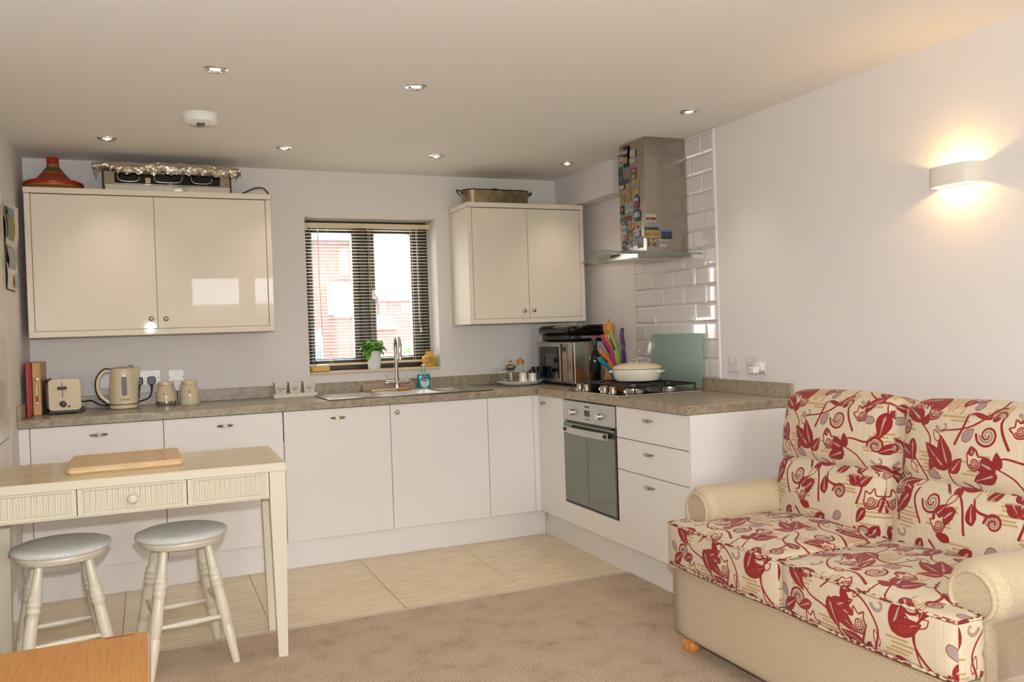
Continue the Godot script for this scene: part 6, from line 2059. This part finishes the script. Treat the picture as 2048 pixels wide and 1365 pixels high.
func build_sockets() -> void:
	socket("double_socket", "white double wall socket behind the kettle with two black plugs", V(-2.777, 1.064, 0.0), V(1, 0, 0), V(0, 0, 1), 0.146, 0.086, 2)
	socket("wall_switch", "white fused switch above the canisters", V(-2.620, 1.060, 0.0), V(1, 0, 0), V(0, 0, 1), 0.086, 0.086, 1)
	socket("wall_switch", "white wall switch seen through the kettle handle", V(-2.998, 1.057, 0.0), V(1, 0, 0), V(0, 0, 1), 0.086, 0.086, 1)
	socket("wall_switch", "grey-white wall switch behind the cafetiere", V(-0.60, 1.055, 0.0), V(1, 0, 0), V(0, 0, 1), 0.086, 0.086, 1)
	socket("wall_switch", "white fused spur switch beside the wall tiles", V(0.0, 1.057, 1.732), V(0, 0, 1), V(-1, 0, 0), 0.086, 0.086, 1)
	socket("double_socket", "white double wall socket above the worktop end with white plug", V(0.0, 1.058, 1.908), V(0, 0, 1), V(-1, 0, 0), 0.146, 0.086, 2)
	for k in 2:
		var x: float = [-2.818, -2.752][k]
		var p := thing("plug", ["black mains plug partly hidden by the kettle spout", "black mains plug in the socket beside the Tea canister"][k], "plug", V(x, 1.048, 0.009), "black plugs in the double socket")
		put("plug_body", S().prism(rounded(0.044, 0.046, 0.014, 5, Vector2(0, 0)), 0.0, 0.026, Transform3D(Basis.IDENTITY, V(x, 1.048, 0.009)), 0.004), M.black_plastic, p)
		put("strain_relief", S().tube([V(x, 1.028, 0.022), V(x, 1.002, 0.024), V(x - 0.002, 0.985, 0.026)], [0.008, 0.006, 0.0045], 8), M.black_plastic, p)
		var path := [V(x - 0.002, 0.985, 0.026), V(x - 0.012, 0.958, 0.034), V(x - 0.035, 0.943, 0.05), V(-2.835, 0.935, 0.09)] if k == 1 else [V(x - 0.002, 0.985, 0.026), V(x - 0.004, 0.955, 0.03), V(x - 0.02, 0.925, 0.05), V(-2.86, 0.918, 0.09)]
		put("flex", S().tube(curve(path, 5), 0.004, 8), M.black_plastic, p)
	var w := thing("plug", "white mains plug hanging below the switch above the canisters", "plug", V(-2.618, 1.02, 0.009))
	put("plug_body", S().prism([Vector2(-0.018, 0.022), Vector2(0.018, 0.022), Vector2(0.018, 0.0), Vector2(0.009, -0.040), Vector2(-0.009, -0.040), Vector2(-0.018, 0.0)], 0.0, 0.022, Transform3D(Basis.IDENTITY, V(-2.618, 1.02, 0.009)), 0.003), M.white_plastic, w)
	put("flex", S().tube([V(-2.618, 0.985, 0.02), V(-2.618, 0.95, 0.03), V(-2.617, 0.918, 0.05)], 0.0038, 8), M.grey_plastic, w)
	w = thing("charger_plug", "white charger plugged into the socket above the worktop end", "plug", V(-0.009, 1.045, 1.945))
	put("plug_body", S().prism(rounded(0.050, 0.046, 0.010, 4), 0.0, 0.020, facing_left(V(-0.009, 1.052, 1.955)), 0.004), M.white_plastic, w)
	put("charger_block", S().box(V(-0.062, 1.018, 1.915), V(-0.026, 1.052, 1.962), 0.006), M.white_plastic, w)
	put("port", S().box(V(-0.0625, 1.034, 1.921), V(-0.0615, 1.038, 1.929)), M.slot_dark, w)

# ---------------------------------------------------------------- souvenirs on the hood
func build_magnets() -> void:
	# on the front sleeve (facing -x): z, y, width, height, colours from top to bottom, outline
	var c := {"w": rgb(232, 228, 216), "k": rgb(22, 22, 24), "g": rgb(70, 96, 62), "s": rgb(120, 158, 196), "o": rgb(214, 110, 36), "t": rgb(180, 128, 84), "r": rgb(184, 30, 34), "b": rgb(32, 58, 120), "y": rgb(222, 182, 72), "d": rgb(70, 56, 44), "p": rgb(206, 112, 120), "a": rgb(60, 160, 190), "e": rgb(170, 166, 158), "n": rgb(40, 60, 84), "l": rgb(150, 190, 214), "m": rgb(34, 76, 50)}
	for q in c:
		mat("magnet_" + q, c[q].lerp(Color(0.42, 0.40, 0.37), 0.28).darkened(0.12), 0.35)
	var front := [
		[1.140, 2.225, 0.058, 0.052, "wkw", "flat", "white and black city skyline"], [1.192, 2.215, 0.046, 0.120, "kwkyk", "flat", "tall black llama"], [1.262, 2.205, 0.048, 0.070, "wwew", "flat", "cream cathedral"],
		[1.137, 2.150, 0.052, 0.075, "lgm", "flat", "green mountain view"], [1.198, 2.110, 0.060, 0.092, "sttd", "flat", "tan monument"], [1.270, 2.110, 0.044, 0.066, "rwmy", "round", "red, white and green shield"],
		[1.140, 2.075, 0.054, 0.070, "nbgw", "flat", "dark blue harbour"], [1.212, 2.010, 0.044, 0.096, "ytyt", "figure", "carved tan figure"], [1.285, 2.030, 0.062, 0.076, "yesy", "flat", "yellow-framed landscape"],
		[1.145, 1.990, 0.040, 0.044, "yoy", "round", "orange trinket"], [1.292, 1.950, 0.046, 0.076, "bwrr", "round", "blue and red flag shield"], [1.135, 1.925, 0.042, 0.056, "dtd", "round", "brown owl"],
		[1.212, 1.915, 0.086, 0.062, "lewe", "flat", "misty city"], [1.200, 1.868, 0.070, 0.060, "oro", "star", "orange crab"], [1.295, 1.875, 0.062, 0.070, "bwb", "round", "round blue plate"],
		[1.140, 1.865, 0.054, 0.050, "agy", "round", "green island"], [1.155, 1.815, 0.056, 0.066, "awlw", "house", "turquoise house"], [1.222, 1.830, 0.058, 0.040, "waoy", "flat", "white-framed arch"],
		[1.292, 1.815, 0.056, 0.070, "wyrw", "round", "cream flower plaque"], [1.222, 1.780, 0.044, 0.064, "tdty", "flat", "carved wooden mask"], [1.295, 1.770, 0.046, 0.036, "rwwb", "flat", "little white sign"],
		[1.175, 1.770, 0.046, 0.060, "gpp", "heart", "pink heart"], [1.256, 1.755, 0.034, 0.084, "wlal", "spoon", "blue-and-white spoon"], [1.150, 1.728, 0.046, 0.048, "ded", "round", "dark round medal"],
		[1.205, 1.730, 0.046, 0.044, "egw", "flat", "grey tower"], [1.312, 1.728, 0.046, 0.066, "etd", "flat", "stone castle"], [1.165, 1.708, 0.048, 0.030, "wmm", "round", "green and white van"],
	]
	var x := -0.2765
	for a in front:
		magnet(facing_left(V(x, a[1], a[0])), a)
	var side := [
		[-0.248, 1.850, 0.066, 0.046, "wwrw", "flat", "white card with a brown sheep"], [-0.245, 1.775, 0.094, 0.070, "lmyty", "flat", "wide sandy beach"], [-0.150, 1.762, 0.072, 0.052, "sbnk", "flat", "deep blue bay"],
		[-0.240, 1.722, 0.062, 0.050, "bwyow", "wings", "blue and orange butterfly"], [-0.176, 1.716, 0.046, 0.046, "wew", "flat", "square cream fish"],
	]
	for a in side:
		magnet(Transform3D(Basis.IDENTITY, V(a[0], a[1], 1.3765)), a)

func magnet(t: Transform3D, a: Array) -> void:
	var w: float = a[2]
	var h: float = a[3]
	var o := thing("fridge_magnet", "%s souvenir magnet on the cooker hood chimney" % a[6], "magnet", t.origin, "souvenir magnets on the hood")
	var outline := []
	match a[5]:
		"round":
			for k in 22:
				var an := TAU * k / 22
				outline.append(Vector2(signf(cos(an)) * pow(absf(cos(an)), 0.8) * w / 2, signf(sin(an)) * pow(absf(sin(an)), 0.8) * h / 2))
		"figure":
			outline = [Vector2(-0.4, -0.5), Vector2(0.5, -0.5), Vector2(0.36, -0.32), Vector2(0.3, 0.0), Vector2(0.5, 0.2), Vector2(0.24, 0.24), Vector2(0.2, 0.5), Vector2(-0.22, 0.5), Vector2(-0.28, 0.2), Vector2(-0.36, -0.1), Vector2(-0.3, -0.36)].map(func(p): return p * Vector2(w, h))
		"star":
			for k in 16:
				var an := TAU * k / 16
				outline.append(Vector2(cos(an) * w / 2, sin(an) * h / 2) * (1.0 if k % 2 == 0 else 0.55))
		"house":
			outline = [Vector2(-0.5, -0.5), Vector2(0.5, -0.5), Vector2(0.5, 0.2), Vector2(0.2, 0.5), Vector2(-0.3, 0.5), Vector2(-0.5, 0.3)].map(func(p): return p * Vector2(w, h))
		"heart":
			outline = [Vector2(0.0, -0.5), Vector2(0.42, 0.0), Vector2(0.5, 0.3), Vector2(0.28, 0.5), Vector2(0.0, 0.34), Vector2(-0.3, 0.5), Vector2(-0.5, 0.3), Vector2(-0.4, -0.05)].map(func(p): return p * Vector2(w, h))
		"spoon":
			outline = [Vector2(-0.3, -0.5), Vector2(0.3, -0.5), Vector2(0.5, -0.35), Vector2(0.5, -0.15), Vector2(0.2, 0.02), Vector2(0.14, 0.34), Vector2(0.24, 0.36), Vector2(0.24, 0.5), Vector2(-0.24, 0.5), Vector2(-0.24, 0.36), Vector2(-0.14, 0.34), Vector2(-0.2, 0.02), Vector2(-0.5, -0.15), Vector2(-0.5, -0.35)].map(func(p): return p * Vector2(w, h))
		"wings":
			outline = [Vector2(-0.4, -0.5), Vector2(0.0, -0.3), Vector2(0.4, -0.5), Vector2(0.34, -0.1), Vector2(0.5, 0.5), Vector2(0.06, 0.2), Vector2(-0.06, 0.2), Vector2(-0.5, 0.5), Vector2(-0.36, -0.1)].map(func(p): return p * Vector2(w, h))
		_:
			outline = rounded(w, h, 0.003, 2)
	var th := 0.005
	put("body", S().prism(outline, 0.0, th, t, 0.0), M["magnet_" + a[4][0]], o)
	# printed bands of the picture, clipped to the outline, with small figures on top
	var n: int = a[4].length()
	for k in range(1, n):
		var y1 := h / 2 - h * (k - 0.15) / n
		var y0 := h / 2 - h * (k + 1) / n
		var r := PackedVector2Array([Vector2(-w, maxf(y0, -h / 2 + 0.002)), Vector2(w, maxf(y0, -h / 2 + 0.002)), Vector2(w, y1 + rng.randf_range(-0.004, 0.004)), Vector2(0.0, y1 + rng.randf_range(-0.003, 0.006)), Vector2(-w, y1 + rng.randf_range(-0.004, 0.004))])
		var inner := Geometry2D.offset_polygon(PackedVector2Array(outline), -0.0025)
		if inner.is_empty():
			continue
		for piece in Geometry2D.intersect_polygons(inner[0], r):
			if not Geometry2D.is_polygon_clockwise(piece) or true:
				put("picture", S().prism(Array(piece), th - 0.0002, th + 0.0006 + 0.0002 * k, t), M["magnet_" + a[4][k]], o)
	var extra: Material = M["magnet_" + a[4][n - 1 if n > 2 else 0]]
	for k in 4:
		var at := Vector2(rng.randf_range(-0.3, 0.3) * w, rng.randf_range(-0.25, 0.3) * h)
		put("figure", S().prism(circle(rng.randf_range(0.05, 0.11) * minf(w, h), 8, at, rng.randf_range(0.6, 1.8)), th, th + 0.002, t), M["magnet_" + a[4][(k + n / 2) % n]], o)

# ---------------------------------------------------------------- left wall: tall gloss unit, calendar
func build_left_wall() -> void:
	for k in 2:
		var z0 := 0.792 + k * 0.604
		var z1 := z0 + 0.602
		var u := thing("tall_cabinet", ["tall gloss cream cupboard flush with the wall beside the calendar", "tall gloss cream cupboard flush with the wall beyond its neighbour"][k], "cabinet", V(-3.6, 0.0, (z0 + z1) / 2))
		put("carcass", S().box(V(-3.93, 0.15, z0), V(XL - 0.024, 2.115, z1 - 0.001)), M.carcass, u)
		put("door", S().box(V(XL - 0.021, 0.856, z0 + 0.002), V(XL, 2.112, z1 - 0.003), 0.0015), M.gloss_cream, u)
		put("door", S().box(V(XL - 0.021, 0.155, z0 + 0.002), V(XL, 0.852, z1 - 0.003), 0.0015), M.gloss_cream, u)
		put("plinth", S().box(V(-3.43, 0.0, z0), V(-3.412, 0.150, z1), 0.001), M.base_cream, u)
	# calendar: loose leaves curling off the wall
	var c := thing("wall_calendar", "curling picture calendar hanging on the wall beside the wall cabinet", "calendar", V(XL, 1.74, 0.6))
	var leaf := func(called: String, z0: float, z1: float, y0: float, y1: float, curl_: float, lift: float, m: Material) -> void:
		var s := S()
		var n := 10
		for i in n:
			for j in n:
				var q := []
				for e in [[i, j], [i + 1, j], [i + 1, j + 1], [i, j + 1]]:
					var u := float(e[0]) / n
					var v := float(e[1]) / n
					var x := XL + lift + curl_ * pow(1.0 - u, 2.0) * (0.35 + 0.65 * v) + 0.004 * sin(v * 5.0)
					q.append(V(x, lerpf(y0, y1, v), lerpf(z0, z1, u)))
				s.oquad(q[0], q[1], q[2], q[3], V(1, 0, 0), 3)
				s.oquad(q[0] - V(0.0006, 0, 0), q[1] - V(0.0006, 0, 0), q[2] - V(0.0006, 0, 0), q[3] - V(0.0006, 0, 0), V(-1, 0, 0), 4)
		put(called, s, m, c)
	leaf.call("backing", 0.52, 0.775, 1.535, 1.955, 0.006, 0.003, M.navy)
	leaf.call("lower_page", 0.50, 0.770, 1.54, 1.745, 0.012, 0.006, M.paper)
	leaf.call("upper_page", 0.48, 0.770, 1.745, 1.950, 0.026, 0.006, M.paper)
	leaf.call("picture", 0.585, 0.755, 1.775, 1.925, 0.012, 0.0135, M.paper_olive)
	leaf.call("picture", 0.600, 0.755, 1.885, 1.925, 0.012, 0.0150, M.paper_blue)
	leaf.call("date_grid", 0.56, 0.745, 1.64, 1.74, 0.010, 0.0120, M.paper_grey)
	leaf.call("date_grid", 0.52, 0.62, 1.555, 1.625, 0.008, 0.0155, M.paper_grey)

# ---------------------------------------------------------------- wooden table in the foreground, side table
func build_dining_corner() -> void:
	var t := thing("dining_table", "orange-brown varnished wooden table top with rounded corner near the stools", "table", V(-3.05, 0.0, 4.1))
	var y := 0.75
	var out := []
	var x0 := -3.335
	var x1 := -2.776
	var z0 := 3.600
	var z1 := 4.65
	# outline seen from above, x to the right, z towards the viewer; the corners are rounded
	for p in rounded(x1 - x0, z1 - z0, 0.022, 5, Vector2((x0 + x1) / 2, -(z0 + z1) / 2)):
		out.append(p)
	put("top", S().prism(out, y - 0.030, y, Transform3D(Basis(V(1, 0, 0), V(0, 0, -1), V(0, 1, 0)), Vector3.ZERO), 0.004), M.table_wood, t)
	for x in [x0 + 0.06, x1 - 0.06]:
		for z in [z0 + 0.06, z1 - 0.06]:
			put("leg", S().box(V(x - 0.028, 0.006, z - 0.028), V(x + 0.028, y - 0.030, z + 0.028), 0.004), M.table_wood, t)
	put("apron", S().box(V(x0 + 0.06, y - 0.11, z0 + 0.04), V(x1 - 0.06, y - 0.030, z0 + 0.06)).box(V(x0 + 0.06, y - 0.11, z1 - 0.06), V(x1 - 0.06, y - 0.030, z1 - 0.04)).box(V(x0 + 0.04, y - 0.11, z0 + 0.06), V(x0 + 0.06, y - 0.030, z1 - 0.06)).box(V(x1 - 0.06, y - 0.11, z0 + 0.06), V(x1 - 0.04, y - 0.030, z1 - 0.06)), M.table_wood, t)
	put("worn_corner", S().prism(rounded(0.05, 0.014, 0.006, 3, Vector2(x1 - 0.05, -z0 - 0.012)), y - 0.0002, y + 0.0004, Transform3D(Basis(V(1, 0, 0), V(0, 0, -1), V(0, 1, 0)), Vector3.ZERO)), M.side_wood, t)
	var s := thing("side_table", "dark red-brown wooden side table beyond the sofa arm", "table", V(-0.62, 0.0, 4.12))
	put("top", S().box(V(-0.86, 0.49, 3.905), V(-0.42, 0.525, 4.30), 0.006), M.side_wood, s)
	for x in [-0.83, -0.45]:
		for z in [3.935, 4.27]:
			put("leg", S().box(V(x - 0.018, 0.006, z - 0.018), V(x + 0.018, 0.49, z + 0.018), 0.003), M.side_wood, s)
